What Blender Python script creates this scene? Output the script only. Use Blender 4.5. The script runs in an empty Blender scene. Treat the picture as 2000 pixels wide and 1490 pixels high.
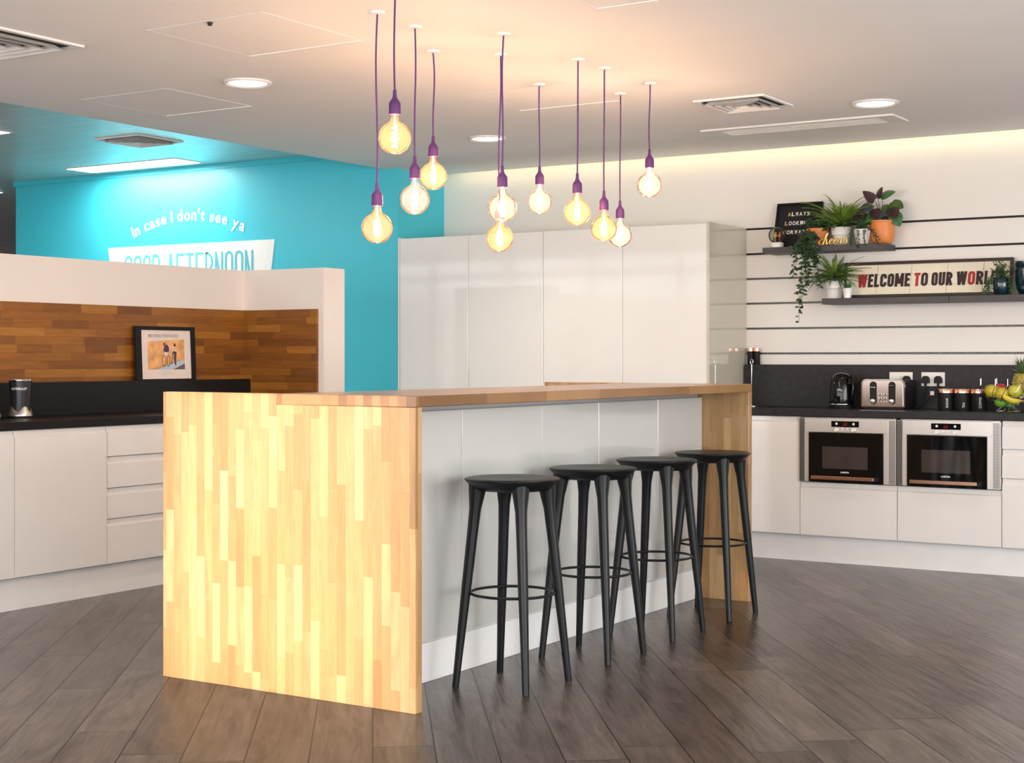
import bpy, math, random
from mathutils import Vector, Matrix
PI = math.pi
sc = bpy.context.scene
COL = sc.collection

# ------------------------------------------------------------------ camera
CAM_H, F, HOR = 1.229, 2974.0, 700.0
YAW = math.atan2(.5323, .8466)
cam_d = bpy.data.cameras.new('camera'); cam = bpy.data.objects.new('camera', cam_d); COL.objects.link(cam)
cam_d.sensor_width = 36; cam_d.lens = F / 2000 * 36
cam_d.shift_y = -(745 - HOR) / 2000
cam_d.clip_start = .05; cam_d.clip_end = 200
cam.location = (0, 0, CAM_H); cam.rotation_euler = (PI / 2, 0, YAW)
sc.camera = cam
sc.view_settings.view_transform = 'Standard'; sc.view_settings.look = 'None'
sc.view_settings.gamma = 1; sc.view_settings.use_curve_mapping = False
sc.view_settings.exposure = 0.36
sc.cycles.use_denoising = True
sc.cycles.max_bounces = 10; sc.cycles.diffuse_bounces = 6; sc.cycles.transparent_max_bounces = 16
sc.cycles.sample_clamp_indirect = 6

# ------------------------------------------------------------------ daylight
W = bpy.data.worlds.new('sky'); sc.world = W; W.use_nodes = True
nt = W.node_tree; nt.nodes.clear()
tc = nt.nodes.new('ShaderNodeTexCoord'); sp = nt.nodes.new('ShaderNodeSeparateXYZ')
rp = nt.nodes.new('ShaderNodeValToRGB'); bg = nt.nodes.new('ShaderNodeBackground'); wo = nt.nodes.new('ShaderNodeOutputWorld')
nt.links.new(tc.outputs['Generated'], sp.inputs[0]); nt.links.new(sp.outputs['Z'], rp.inputs[0])
rp.color_ramp.elements[0].position = .03; rp.color_ramp.elements[0].color = (.60, .56, .52, 1)
rp.color_ramp.elements[1].position = .05; rp.color_ramp.elements[1].color = (.92, .96, 1, 1)
nt.links.new(rp.outputs[0], bg.inputs[0]); bg.inputs[1].default_value = 1.7
nt.links.new(bg.outputs[0], wo.inputs[0])


def lamp(kind, name, loc, energy, color, rot=None, aim=None, parent=None, **kw):
    d = bpy.data.lights.new(name, kind); d.energy = energy; d.color = color
    for k, v in kw.items(): setattr(d, k, v)
    o = bpy.data.objects.new(name, d); COL.objects.link(o); o.location = loc
    if rot: o.rotation_euler = rot
    if aim: o.rotation_euler = (Vector(aim) - Vector(loc)).to_track_quat('-Z', 'Y').to_euler()
    if parent: o.parent = parent
    return o


# low sunshine that comes in through the window band behind the camera and falls on the island end
lamp('AREA', 'window_sunbeam', (-3.42, -2.7, 2.25), 11.5, (1, .84, .72), aim=(-3.74, 4.27, .58),
     shape='RECTANGLE', size=1.15, size_y=1.35, spread=math.radians(6))
# sky light entering through the window bands
lamp('AREA', 'window_daylight', (-3.2, -2.9, 1.4), 200, (1, .97, .94), aim=(-3.4, 6, 3.6),
     shape='RECTANGLE', size=12, size_y=2.1)
lamp('AREA', 'high_window_daylight', (-3.2, -2.9, 3.75), 560, (.95, .97, 1), aim=(-3.4, 6, 2.0),
     shape='RECTANGLE', size=12, size_y=2.2)
lamp('AREA', 'window_daylight_side', (3.2, 3.5, 1.5), 150, (1, .97, .94), aim=(-4, 4.5, 3.0),
     shape='RECTANGLE', size=8, size_y=2.0, spread=math.radians(140))

# added fill lamps out of view near the floor, to brighten the ceiling
lamp('AREA', 'ceiling_fill', (-4.5, -1.7, .25), 130, (.97, .98, 1), aim=(-4.6, 0.6, 2.6), shape='RECTANGLE', size=13, size_y=1.8)
lamp('AREA', 'side_ceiling_fill', (1.9, 3.8, .05), 230, (.97, .98, 1), aim=(-1.2, 3.8, 2.6), shape='RECTANGLE', size=2.6, size_y=9)

# ------------------------------------------------------------------ pixel rays onto known planes
def ray(px, py):
    u = (px - 1000) / F; v = (HOR - py) / F
    return Vector((-.5323 + .8466 * u, .8466 + .5323 * u, v))
def onX(px, py, X): d = ray(px, py); t = X / d.x; return Vector((X, d.y * t, CAM_H + d.z * t))
def onY(px, py, Y): d = ray(px, py); t = Y / d.y; return Vector((d.x * t, Y, CAM_H + d.z * t))
def onZ(px, py, Z): d = ray(px, py); t = (Z - CAM_H) / d.z; return Vector((d.x * t, d.y * t, Z))


# ------------------------------------------------------------------ materials
MATS = {}
def _principled(name):
    m = bpy.data.materials.new(name); m.use_nodes = True
    return m, m.node_tree, m.node_tree.nodes['Principled BSDF']
def mat(name, col, rough=.5, metal=0., var=.04, scale=6., coat=0., bump=0., spec=.5, sheen=0, aniso=None):
    if name in MATS: return MATS[name]
    m, t, b = _principled(name)
    b.inputs['Roughness'].default_value = rough; b.inputs['Metallic'].default_value = metal
    b.inputs['Coat Weight'].default_value = coat; b.inputs['Coat Roughness'].default_value = .04
    b.inputs['Specular IOR Level'].default_value = spec
    n = t.nodes.new('ShaderNodeTexNoise'); n.inputs['Scale'].default_value = scale; n.inputs['Detail'].default_value = 3
    c = t.nodes.new('ShaderNodeTexCoord'); t.links.new(c.outputs['Object'], n.inputs['Vector'])
    r = t.nodes.new('ShaderNodeValToRGB'); r.color_ramp.elements[0].position = .3; r.color_ramp.elements[1].position = .7
    r.color_ramp.elements[0].color = (*[x * (1 - var) for x in col], 1)
    r.color_ramp.elements[1].color = (*[min(1, x * (1 + var)) for x in col], 1)
    t.links.new(n.outputs['Fac'], r.inputs[0]); t.links.new(r.outputs[0], b.inputs['Base Color'])
    if bump:
        bp = t.nodes.new('ShaderNodeBump'); bp.inputs['Strength'].default_value = bump; bp.inputs['Distance'].default_value = .01
        t.links.new(n.outputs['Fac'], bp.inputs['Height']); t.links.new(bp.outputs[0], b.inputs['Normal'])
    MATS[name] = m; return m
def glow(name, col, strength):
    m = bpy.data.materials.new(name); m.use_nodes = True; t = m.node_tree; t.nodes.clear()
    e = t.nodes.new('ShaderNodeEmission'); o = t.nodes.new('ShaderNodeOutputMaterial')
    e.inputs[0].default_value = (*col, 1); e.inputs[1].default_value = strength
    t.links.new(e.outputs[0], o.inputs[0]); MATS[name] = m; return m
def thin_glass(name, tint, milky, haze=.1):
    m = bpy.data.materials.new(name); m.use_nodes = True; t = m.node_tree; t.nodes.clear()
    tr = t.nodes.new('ShaderNodeBsdfTransparent'); tr.inputs[0].default_value = (*tint, 1)
    gl = t.nodes.new('ShaderNodeBsdfGlossy'); gl.inputs['Roughness'].default_value = .04
    tl = t.nodes.new('ShaderNodeBsdfTranslucent'); tl.inputs[0].default_value = (*milky, 1)
    lw = t.nodes.new('ShaderNodeLayerWeight'); lw.inputs[0].default_value = .14
    m1 = t.nodes.new('ShaderNodeMixShader'); m2 = t.nodes.new('ShaderNodeMixShader'); o = t.nodes.new('ShaderNodeOutputMaterial')
    m1.inputs[0].default_value = haze
    t.links.new(tr.outputs[0], m1.inputs[1]); t.links.new(tl.outputs[0], m1.inputs[2])
    t.links.new(lw.outputs['Fresnel'], m2.inputs[0]); t.links.new(m1.outputs[0], m2.inputs[1]); t.links.new(gl.outputs[0], m2.inputs[2])
    t.links.new(m2.outputs[0], o.inputs[0]); MATS[name] = m; return m
def wood(name, lv, cv, w, L, cols, gloss=None, bumps=.12, rough=.35, grain=.25, seam=.75, seamw=.012, goff=0., streak=0., coat=0., clen=3., ccross=40.):
    """strips: length direction lv, cross direction cv, strip width w, mean length L"""
    m, t, b = _principled(name); N = t.nodes.new; K = t.links.new
    tc = N('ShaderNodeTexCoord')
    def dot(v):
        n = N('ShaderNodeVectorMath'); n.operation = 'DOT_PRODUCT'; K(tc.outputs['Object'], n.inputs[0]); n.inputs[1].default_value = v; return n.outputs['Value']
    def mth(op, a, bb=0., c=None):
        n = N('ShaderNodeMath'); n.operation = op
        for i, x in enumerate((a, bb, c)):
            if x is None: continue
            if isinstance(x, (int, float)): n.inputs[i].default_value = x
            else: K(x, n.inputs[i])
        return n.outputs[0]
    def wn(*xs):
        cb = N('ShaderNodeCombineXYZ')
        for i, x in enumerate(xs):
            if isinstance(x, (int, float)): cb.inputs[i].default_value = x
            else: K(x, cb.inputs[i])
        n = N('ShaderNodeTexWhiteNoise'); n.noise_dimensions = '3D'; K(cb.outputs[0], n.inputs['Vector']); return n.outputs['Value']
    le = dot(lv); cr = dot(cv)
    c = mth('ADD', mth('DIVIDE', cr, w), goff + 200.0); ci = mth('FLOOR', c)
    r1 = wn(ci, 3.3, 1.7)
    l = mth('ADD', mth('MULTIPLY', mth('DIVIDE', le, L), mth('ADD', mth('MULTIPLY', wn(ci, 9.1, 4.), .7), .65)), mth('MULTIPLY', r1, 9.37))
    li = mth('FLOOR', l); cell = wn(ci, li, .5); cell2 = wn(ci, li, 7.5)
    g = N('ShaderNodeCombineXYZ'); K(mth('MULTIPLY', cr, ccross), g.inputs[0]); K(mth('MULTIPLY', le, clen), g.inputs[1]); K(mth('MULTIPLY', cell2, 37.), g.inputs[2])
    n1 = N('ShaderNodeTexNoise'); n1.inputs['Scale'].default_value = 1.; n1.inputs['Detail'].default_value = 6; n1.inputs['Distortion'].default_value = 1.2; n1.inputs['Roughness'].default_value = .65
    K(g.outputs[0], n1.inputs['Vector'])
    ramp = N('ShaderNodeValToRGB'); cre = ramp.color_ramp
    k = len(cols)
    while len(cre.elements) < k: cre.elements.new(.5)
    for i, cc in enumerate(cols): cre.elements[i].position = i / (k - 1); cre.elements[i].color = (*cc, 1)
    K(cell, ramp.inputs[0])
    gr = mth('ADD', mth('MULTIPLY', mth('SUBTRACT', n1.outputs['Fac'], .5), grain * 4), 1.)
    if streak:
        n2 = N('ShaderNodeTexNoise'); n2.inputs['Scale'].default_value = .45; n2.inputs['Detail'].default_value = 4; n2.inputs['Distortion'].default_value = 2.
        g2 = N('ShaderNodeCombineXYZ'); K(mth('MULTIPLY', cr, ccross * .35), g2.inputs[0]); K(mth('MULTIPLY', le, clen * 1.2), g2.inputs[1]); K(mth('MULTIPLY', cell2, 17.), g2.inputs[2]); K(g2.outputs[0], n2.inputs['Vector'])
        gr = mth('MULTIPLY', gr, mth('ADD', mth('MULTIPLY', mth('SUBTRACT', n2.outputs['Fac'], .5), streak * 4), 1.))
    fc = mth('FRACT', c); fl = mth('FRACT', l)
    s1 = mth('LESS_THAN', mth('MINIMUM', fc, mth('SUBTRACT', 1., fc)), seamw)
    s2 = mth('LESS_THAN', mth('MINIMUM', fl, mth('SUBTRACT', 1., fl)), seamw * w / L)
    sm = mth('SUBTRACT', 1., mth('MULTIPLY', mth('MAXIMUM', s1, s2), 1 - seam))
    gr = mth('MULTIPLY', mth('MAXIMUM', gr, .15), sm)
    mx = N('ShaderNodeVectorMath'); mx.operation = 'SCALE'; K(ramp.outputs[0], mx.inputs[0]); K(gr, mx.inputs['Scale'])
    K(mx.outputs[0], b.inputs['Base Color'])
    b.inputs['Roughness'].default_value = rough; b.inputs['Coat Weight'].default_value = coat; b.inputs['Coat Roughness'].default_value = .12
    if gloss:
        mr = N('ShaderNodeMapRange'); mr.inputs[1].default_value = .4; mr.inputs[2].default_value = 1.6
        mr.inputs[3].default_value = gloss[0]; mr.inputs[4].default_value = gloss[1]; K(gr, mr.inputs[0]); K(mr.outputs[0], b.inputs['Specular IOR Level'])
    bp = N('ShaderNodeBump'); bp.inputs['Strength'].default_value = bumps; bp.inputs['Distance'].default_value = .004
    K(gr, bp.inputs['Height']); K(bp.outputs[0], b.inputs['Normal'])
    MATS[name] = m; return m

WHITE = mat('white_gloss', (.75, .725, .70), .10, coat=.3, var=.01)
TALLW = mat('tall_gloss', (.82, .81, .78), .06, coat=.5, var=.01)
PLINTH = mat('white_plinth', (.78, .77, .76), .35, var=.03)
PAINT = mat('warm_white_paint', (.80, .775, .74), .7, var=.012, scale=2)
PAINT2 = mat('partition_paint', (.78, .70, .64), .7, var=.015, scale=2)
CEIL = mat('ceiling_paint', (.87, .865, .86), .8, var=.01, scale=2)
TEAL = mat('teal_paint', (.055, .57, .70), .42, var=.02, scale=2)
BLACKTOP = mat('black_laminate', (.008, .008, .009), .35, var=.3, scale=40, spec=.25)
BLACKPANEL = mat('charcoal_laminate', (.022, .021, .023), .45, var=.25, scale=30, spec=.25)
BLACK = mat('black_lacquer', (.006, .007, .008), .36, var=.2, spec=.28)
BLACKG = mat('black_gloss', (.004, .004, .004), .05, coat=.12, spec=.3)
BLACKM = mat('black_matt', (.009, .009, .010), .5, spec=.25)
CHROME = mat('chrome', (.85, .85, .84), .08, 1.)
STEEL = mat('brushed_steel', (.62, .60, .58), .34, 1., var=.08, scale=60)
STEELP = mat('steel_face', (.66, .64, .62), .38, .6, var=.04, scale=60)
COPPER = mat('copper', (.86, .52, .38), .25, 1.)
GOLD = mat('gold_script', (.90, .66, .22), .3, .6)
PURPLE = mat('purple_rubber', (.085, .018, .125), .55)
SOIL = mat('soil', (.03, .02, .015), .9)
POTW = mat('white_ceramic', (.82, .81, .78), .25, coat=.3)
POTO = mat('terracotta_pot', (.72, .24, .06), .45)
POTT = mat('teal_glaze', (.004, .022, .032), .12, coat=.4, var=.4, scale=20)
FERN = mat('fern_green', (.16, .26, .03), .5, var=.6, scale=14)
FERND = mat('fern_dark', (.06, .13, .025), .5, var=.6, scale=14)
LEAFD = mat('ivy_green', (.022, .060, .018), .42, var=.6, scale=30)
LEAFG = mat('leaf_green', (.05, .15, .05), .4, var=.4, scale=20)
LEAFP = mat('leaf_purple', (.045, .016, .022), .4, var=.5, scale=20)
LEAFB = mat('leaf_slate', (.05, .06, .065), .35, var=.4, scale=20)
STEM = mat('stem_brown', (.10, .03, .02), .6)
SHELF = mat('shelf_laminate', (.05, .045, .046), .5, var=.2, scale=12)
IVORY = mat('ivory_card', (.82, .76, .60), .55)
INK = mat('ink_dark', (.035, .018, .022), .6)
REDI = mat('ink_red', (.42, .03, .03), .6)
WHITEP = mat('white_print', (.88, .87, .85), .6, var=.01)
PLASTW = mat('white_plastic', (.78, .76, .73), .35)
GRILLE = mat('vent_white', (.78, .76, .74), .5)
DARK = mat('dark_void', (.02, .015, .012), .8)
GREYM = mat('grey_mesh', (.20, .19, .17), .45, .4)
GROOVE = mat('groove_metal', (.10, .10, .09), .45, .7, var=.3, scale=30)
OAK = wood('oak_panel', (0, 0, 1), (1, 1, 0), .040, .36, [(.285, .150, .052), (.335, .185, .068), (.36, .205, .080), (.375, .215, .086), (.45, .29, .135)], rough=.32, grain=.20, seam=.88, seamw=.02, coat=.15)
OAKT = wood('oak_top', (0, 1, 0), (1, 0, 0), .0375, .40, [(.15, .066, .020), (.22, .102, .032), (.27, .132, .045), (.33, .175, .068)], rough=.28, grain=.12, seam=.85, seamw=.02, coat=.2)
OAKW = wood('walnut_stave', (1, 1, 0), (0, 0, 1), .045, .32, [(.16, .05, .005), (.22, .073, .006), (.26, .09, .009), (.35, .14, .016)], rough=.4, grain=.30, seam=.7, seamw=.02, coat=.1)
FLOORM = wood('dark_plank', (-.6098, .7979, 0), (.7979, .6098, 0), .196, 1.25, [(.034, .018, .013), (.058, .041, .034), (.098, .071, .057), (.050, .028, .020), (.076, .058, .050)], rough=.25, grain=.42, seam=.10, seamw=.012, streak=.40, clen=2.6, ccross=34, gloss=(.12, .75), bumps=.35)

# ------------------------------------------------------------------ mesh builder
WL = {}
class MB:
    def __init__(s): s.v = []; s.f = []
    def add(s, vs, fs):
        k = len(s.v); s.v += [Vector(v) for v in vs]; s.f += [tuple(i + k for i in f) for f in fs]; return s
    def box(s, a, b, bev=0.):
        x0, y0, z0 = a; x1, y1, z1 = b
        if x0 > x1: x0, x1 = x1, x0
        if y0 > y1: y0, y1 = y1, y0
        if z0 > z1: z0, z1 = z1, z0
        if bev <= 0:
            vs = [(x0, y0, z0), (x1, y0, z0), (x1, y1, z0), (x0, y1, z0), (x0, y0, z1), (x1, y0, z1), (x1, y1, z1), (x0, y1, z1)]
            fs = [(0, 3, 2, 1), (4, 5, 6, 7), (0, 1, 5, 4), (1, 2, 6, 5), (2, 3, 7, 6), (3, 0, 4, 7)]
            return s.add(vs, fs)
        e = bev; ring = []
        def rect(z, i): return [(x0 + i, y0 + e, z), (x0 + e, y0 + i, z), (x1 - e, y0 + i, z), (x1 - i, y0 + e, z), (x1 - i, y1 - e, z), (x1 - e, y1 - i, z), (x0 + e, y1 - i, z), (x0 + i, y1 - e, z)]
        def rin(z): return [(x0 + e, y0 + e, z)] * 2 + [(x1 - e, y0 + e, z)] * 2 + [(x1 - e, y1 - e, z)] * 2 + [(x0 + e, y1 - e, z)] * 2
        r = [rin(z0), rect(z0 + e, 0), rect(z1 - e, 0), rin(z1)]
        vs = sum(r, []); fs = []
        for k in range(3):
            for i in range(8): j = (i + 1) % 8; fs.append((k * 8 + i, k * 8 + j, k * 8 + 8 + j, k * 8 + 8 + i))
        fs.append((6, 4, 2, 0)); fs.append((24, 26, 28, 30))
        return s.add(vs, fs)
    def lathe(s, prof, n=32, c=(0, 0, 0), close=False):
        vs = []; fs = []; m = len(prof)
        for r, z in prof:
            for i in range(n): a = 2 * PI * i / n; vs.append((c[0] + max(r, 1e-5) * math.cos(a), c[1] + max(r, 1e-5) * math.sin(a), c[2] + z))
        for k in range(m - 1):
            for i in range(n): j = (i + 1) % n; fs.append((k * n + i, k * n + j, (k + 1) * n + j, (k + 1) * n + i))
        return s.add(vs, fs)
    def cyl(s, c, r, z0, z1, n=24, r2=None): return s.lathe([(0, z0), (r, z0), (r2 if r2 is not None else r, z1), (0, z1)], n, c)
    def tube(s, pts, r, n=8, closed=False):
        P = [Vector(p) for p in pts]; m = len(P); rs = r if isinstance(r, (list, tuple)) else [r] * m
        vs = []; fs = []; up = None
        for i, p in enumerate(P):
            if closed: d = P[(i + 1) % m] - P[i - 1]
            else: d = P[min(i + 1, m - 1)] - P[max(i - 1, 0)]
            if d.length < 1e-9: d = Vector((0, 0, 1))
            d.normalize()
            if up is None: up = Vector((0, 0, 1)) if abs(d.z) < .9 else Vector((1, 0, 0))
            a = d.cross(up)
            if a.length < 1e-4: a = d.cross(Vector((.3, .9, .1)))
            a.normalize(); b = a.cross(d).normalized(); up = b
            for k in range(n): t = 2 * PI * k / n; vs.append(p + (a * math.cos(t) + b * math.sin(t)) * rs[i])
        rng = m if closed else m - 1
        for i in range(rng):
            i2 = (i + 1) % m
            for k in range(n): k2 = (k + 1) % n; fs.append((i * n + k, i * n + k2, i2 * n + k2, i2 * n + k))
        if not closed: fs.append(tuple(range(n - 1, -1, -1))); fs.append(tuple((m - 1) * n + k for k in range(n)))
        return s.add(vs, fs)
    def prism(s, poly, fn, d0, d1):
        """poly 2-D outline, fn(a, b, d) -> point"""
        n = len(poly); vs = [fn(a, b, d0) for a, b in poly] + [fn(a, b, d1) for a, b in poly]
        fs = [tuple(range(n)), tuple(range(2 * n - 1, n - 1, -1))] + [(i, i + n, (i + 1) % n + n, (i + 1) % n) for i in range(n)]
        return s.add(vs, fs)
    def sphere(s, c, r, n=20, m=12, sc=(1, 1, 1)):
        pr = [(r * math.sin(PI * i / m), -r * math.cos(PI * i / m)) for i in range(m + 1)]
        k = len(s.v); s.lathe(pr, n)
        for i in range(k, len(s.v)): v = s.v[i]; s.v[i] = Vector((v.x * sc[0] + c[0], v.y * sc[1] + c[1], v.z * sc[2] + c[2]))
        return s
    def xf(s, M):
        s.v = [M @ v for v in s.v]; return s
    def build(s, name, m, parent=None, org=None, smooth=False, world=False, angle=35):
        me = bpy.data.meshes.new(name)
        off = Vector((0, 0, 0))
        if parent is not None and world: off = WL[parent.name]
        elif org is not None: off = Vector(org)
        me.from_pydata([tuple(v - off) for v in s.v], [], s.f); me.update()
        import bmesh
        bm = bmesh.new(); bm.from_mesh(me); bmesh.ops.remove_doubles(bm, verts=bm.verts, dist=1e-6)
        bmesh.ops.recalc_face_normals(bm, faces=bm.faces)
        if smooth:
            for f in bm.faces: f.smooth = True
            for e in bm.edges:
                if len(e.link_faces) == 2 and e.calc_face_angle(0) > math.radians(angle): e.smooth = False
        bm.to_mesh(me); bm.free()
        me.materials.append(m)
        o = bpy.data.objects.new(name, me); COL.objects.link(o)
        if parent is not None:
            o.parent = parent; WL[o.name] = WL.get(parent.name, Vector()) if world else Vector((0, 0, 0))
        elif org is not None: o.location = off; WL[o.name] = off
        else: WL[o.name] = Vector((0, 0, 0))
        return o
def tag(o, label, cat, group=None):
    o['label'] = label; o['category'] = cat
    if group: o['group'] = group
    return o
def struct(o): o['kind'] = 'structure'; return o
def thing(name, loc, label, cat, group=None, rz=0.):
    o = bpy.data.objects.new(name, None); COL.objects.link(o); o.empty_display_size = .05
    o.location = loc; o.rotation_euler = (0, 0, rz); WL[o.name] = Vector(loc)
    return tag(o, label, cat, group)
def copy_thing(o, loc, label, rz=None):
    c = o.copy(); COL.objects.link(c); c.location = loc; c['label'] = label
    if rz is not None: c.rotation_euler = (0, 0, rz)
    for ch in list(o.children):
        d = ch.copy(); COL.objects.link(d); d.parent = c
        for g in list(ch.children):
            e = g.copy(); COL.objects.link(e); e.parent = d
    return c
def wbox(name, a, b, m, bev=0.): return MB().box(a, b, bev).build(name, m, org=((a[0] + b[0]) / 2, (a[1] + b[1]) / 2, min(a[2], b[2])))

# ------------------------------------------------------------------ lettering
def strip(mb, pts, s, fn, d, closed=False):
    P = [Vector((p[0], p[1])) for p in pts]; n = len(P); L = []; R = []
    for i in range(n):
        if closed: a = P[i - 1]; b = P[(i + 1) % n]
        else: a = P[i - 1] if i > 0 else None; b = P[i + 1] if i < n - 1 else None
        p = P[i]
        d1 = (p - a).normalized() if a is not None else None; d2 = (b - p).normalized() if b is not None else None
        if d1 is None: d1 = d2
        if d2 is None: d2 = d1
        n1 = Vector((-d1.y, d1.x)); n2 = Vector((-d2.y, d2.x)); m = (n1 + n2)
        m = n1 if m.length < .2 else m.normalized()
        k = min(1 / max(.35, m.dot(n1)), 2.2)
        L.append(p + m * s / 2 * k); R.append(p - m * s / 2 * k)
    d = d + .00012 * (len(mb.v) % 7) * (1 if d > 0 and d < 1 else -1)
    vs = [fn(q.x, q.y, d) for q in L] + [fn(q.x, q.y, d) for q in R]
    fs = [(i, (i + 1) % n, (i + 1) % n + n, i + n) for i in range(n if closed else n - 1)]
    mb.add(vs, fs)
def arc(cx, cy, r, a0, a1, n=8, ry=None):
    ry = r if ry is None else ry
    return [(cx + r * math.cos(math.radians(a0 + (a1 - a0) * i / n)), cy + ry * math.sin(math.radians(a0 + (a1 - a0) * i / n))) for i in range(n + 1)]
def glyph(ch, W_, H, S):
    h = S / 2; L = h; R = W_ - h; B = h; T = H - h; r = (R - L) / 2; cx = W_ / 2; M = H * .52
    if ch == 'O': return [(arc(cx, T - r, r, 0, 180) + arc(cx, B + r, r, 180, 360), True)]
    if ch == 'C': return [([(R, H * .64)] + arc(cx, T - r, r, 0, 180) + arc(cx, B + r, r, 180, 360) + [(R, H * .36)], False)]
    if ch == 'G': return [([(R, H * .66)] + arc(cx, T - r, r, 0, 180) + arc(cx, B + r, r, 180, 360) + [(R, H * .5), (cx, H * .5)], False)]
    if ch == 'U': return [([(L, H)] + arc(cx, B + r, r, 180, 360) + [(R, H)], False)]
    if ch == 'D': return [([(L, B), (L, T)] + [(R - r, T)] + arc(R - r, T - r, r, 90, 0, 5) + arc(R - r, B + r, r, 0, -90, 5), True)]
    if ch == 'R':
        q = (T - M) / 2
        return [([(L, 0), (L, T)] + arc(R - q, T - q, q, 90, -90) + [(L, M)], False), ([(cx * .95, M), (R + h * .3, 0)], False)]
    if ch == 'E': return [([(W_, T), (L, T), (L, B), (W_, B)], False), ([(L, M), (W_ * .9, M)], False)]
    if ch == 'F': return [([(W_, T), (L, T), (L, 0)], False), ([(L, M), (W_ * .88, M)], False)]
    if ch == 'L': return [([(L, H), (L, B), (W_, B)], False)]
    if ch == 'T': return [([(0, T), (W_, T)], False), ([(cx, T), (cx, 0)], False)]
    if ch == 'A': return [([(h * .9, 0), (cx - h * .25, H)], False), ([(cx + h * .25, H), (W_ - h * .9, 0)], False), ([(W_ * .25, H * .25), (W_ * .75, H * .25)], False)]
    if ch == 'N': return [([(L, 0), (L, H)], False), ([(R, 0), (R, H)], False), ([(L, H - h), (R, h)], False)]
    if ch == 'M': return [([(L, 0), (L, H)], False), ([(R, 0), (R, H)], False), ([(L, H), (cx, H * .22)], False), ([(cx, H * .22), (R, H)], False)]
    if ch == 'W': return [([(h * .9, H), (W_ * .29, 0)], False), ([(W_ * .29, 0), (cx, H)], False), ([(cx, H), (W_ * .71, 0)], False), ([(W_ * .71, 0), (W_ - h * .9, H)], False)]
    return []
_fc = {}
def font_char(ch, bold):
    if (ch, bold) in _fc: return _fc[(ch, bold)]
    cu = bpy.data.curves.new('t', 'FONT'); cu.body = ch; cu.size = 1; cu.offset = bold; cu.resolution_u = 3; cu.fill_mode = 'FRONT'
    ob = bpy.data.objects.new('t', cu); COL.objects.link(ob)
    dg = bpy.context.evaluated_depsgraph_get(); me = bpy.data.meshes.new_from_object(ob.evaluated_get(dg))
    vs = [v.co.copy() for v in me.vertices]; fs = [tuple(p.vertices) for p in me.polygons]
    bpy.data.objects.remove(ob); bpy.data.meshes.remove(me); bpy.data.curves.remove(cu)
    x0 = min((v.x for v in vs), default=0); x1 = max((v.x for v in vs), default=.3)
    _fc[(ch, bold)] = (vs, fs, x0, x1); return _fc[(ch, bold)]
def font_text(mb, text, size, fn, bold=.02, sx=1., gap=.09, space=.32, width=None):
    """plain lettering on a surface; fn(a, b) -> point, a runs along the line"""
    tot = 0; adv = []
    for ch in text:
        if ch == ' ': adv.append((None, tot)); tot += space; continue
        g = font_char(ch, bold); adv.append((g, tot - g[2])); tot += g[3] - g[2] + gap
    tot -= gap
    if width: sx = width / (tot * size)
    for g, off in adv:
        if g is None: continue
        mb.add([fn((v.x + off) * size * sx, v.y * size) for v in g[0]], g[1])
    return tot * size * sx

# ================================================================== SETTING
YW, YD, ZC, ZH = 9.31, 8.73, 2.58, 2.73
XE = -6.56
struct(wbox('floor', (-16, -3.2, -.1), (3.7, 30, 0), FLOORM)); bpy.data.objects['floor'].location = (0, 0, 0)
me = bpy.data.objects['floor'].data
for v in me.vertices: v.co += Vector((-6.15, 13.4, -.1))
# low plaster ceiling, its edge stopping short of the back wall to leave a light cove
c = MB().box((XE, -.3, ZC), (3.7, 8.73, ZC + .03)).box((-6.449, 8.73, ZC), (3.7, 9.2, ZC + .03)).box((XE, -.3, ZC + .03), (XE + .02, 8.73, 2.86))
struct(c.build('ceiling', CEIL))
# higher tiled metal ceiling on the left
def tile_mat():
    m, t, b = _principled('metal_tiles'); N = t.nodes.new; K = t.links.new
    tc = N('ShaderNodeTexCoord'); sp = N('ShaderNodeSeparateXYZ'); K(tc.outputs['Object'], sp.inputs[0])
    def mth(op, a, bb=0.):
        n = N('ShaderNodeMath'); n.operation = op
        for i, x in enumerate((a, bb)):
            if isinstance(x, (int, float)): n.inputs[i].default_value = x
            else: K(x, n.inputs[i])
        return n.outputs[0]
    fy = mth('FRACT', mth('DIVIDE', mth('ADD', sp.outputs['Y'], 30 * .303 - 6.16), .303))
    fx = mth('FRACT', mth('DIVIDE', mth('ADD', sp.outputs['X'], 7.86 + 15.6), 1.56))   # 1.24 tile + .32 beam
    tile = mth('GREATER_THAN', fx, 0.205 + .0)
    ly = mth('MULTIPLY', mth('LESS_THAN', fy, .06), mth('LESS_THAN', fx, .795))
    lx = mth('MAXIMUM', mth('LESS_THAN', fx, .008), mth('MULTIPLY', mth('GREATER_THAN', fx, .795), mth('LESS_THAN', fx, .80)))
    mk = mth('MAXIMUM', ly, lx)
    r = N('ShaderNodeValToRGB'); r.color_ramp.elements[0].color = (.72, .76, .75, 1); r.color_ramp.elements[1].color = (.88, .9, .88, 1)
    K(mk, r.inputs[0]); K(r.outputs[0], b.inputs['Base Color']); b.inputs['Roughness'].default_value = .3; b.inputs['Metallic'].default_value = .15
    MATS['metal_tiles'] = m; return m
TILES = tile_mat()
struct(MB().box((-16, -.3, ZH), (XE, 8.73, ZH + .03)).box((-16, 8.73, ZH), (-10.48, 30, ZH + .03)).build('ceiling', TILES))
struct(MB().box((-16, -.3, 2.86), (3.7, 30, 2.95)).box((-16, -.3, ZC), (3.7, -.2, 5.2)).box((-16, -3.2, 5.2), (3.7, -.2, 5.3)).build('ceiling', CEIL))
struct(wbox('wall_back', (-6.449, YW, 0), (3.7, YW + .12, 2.86), PAINT))
tw = MB().box((-10.48, YD, 0), (-6.449, YW + .12, 2.86))
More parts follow.
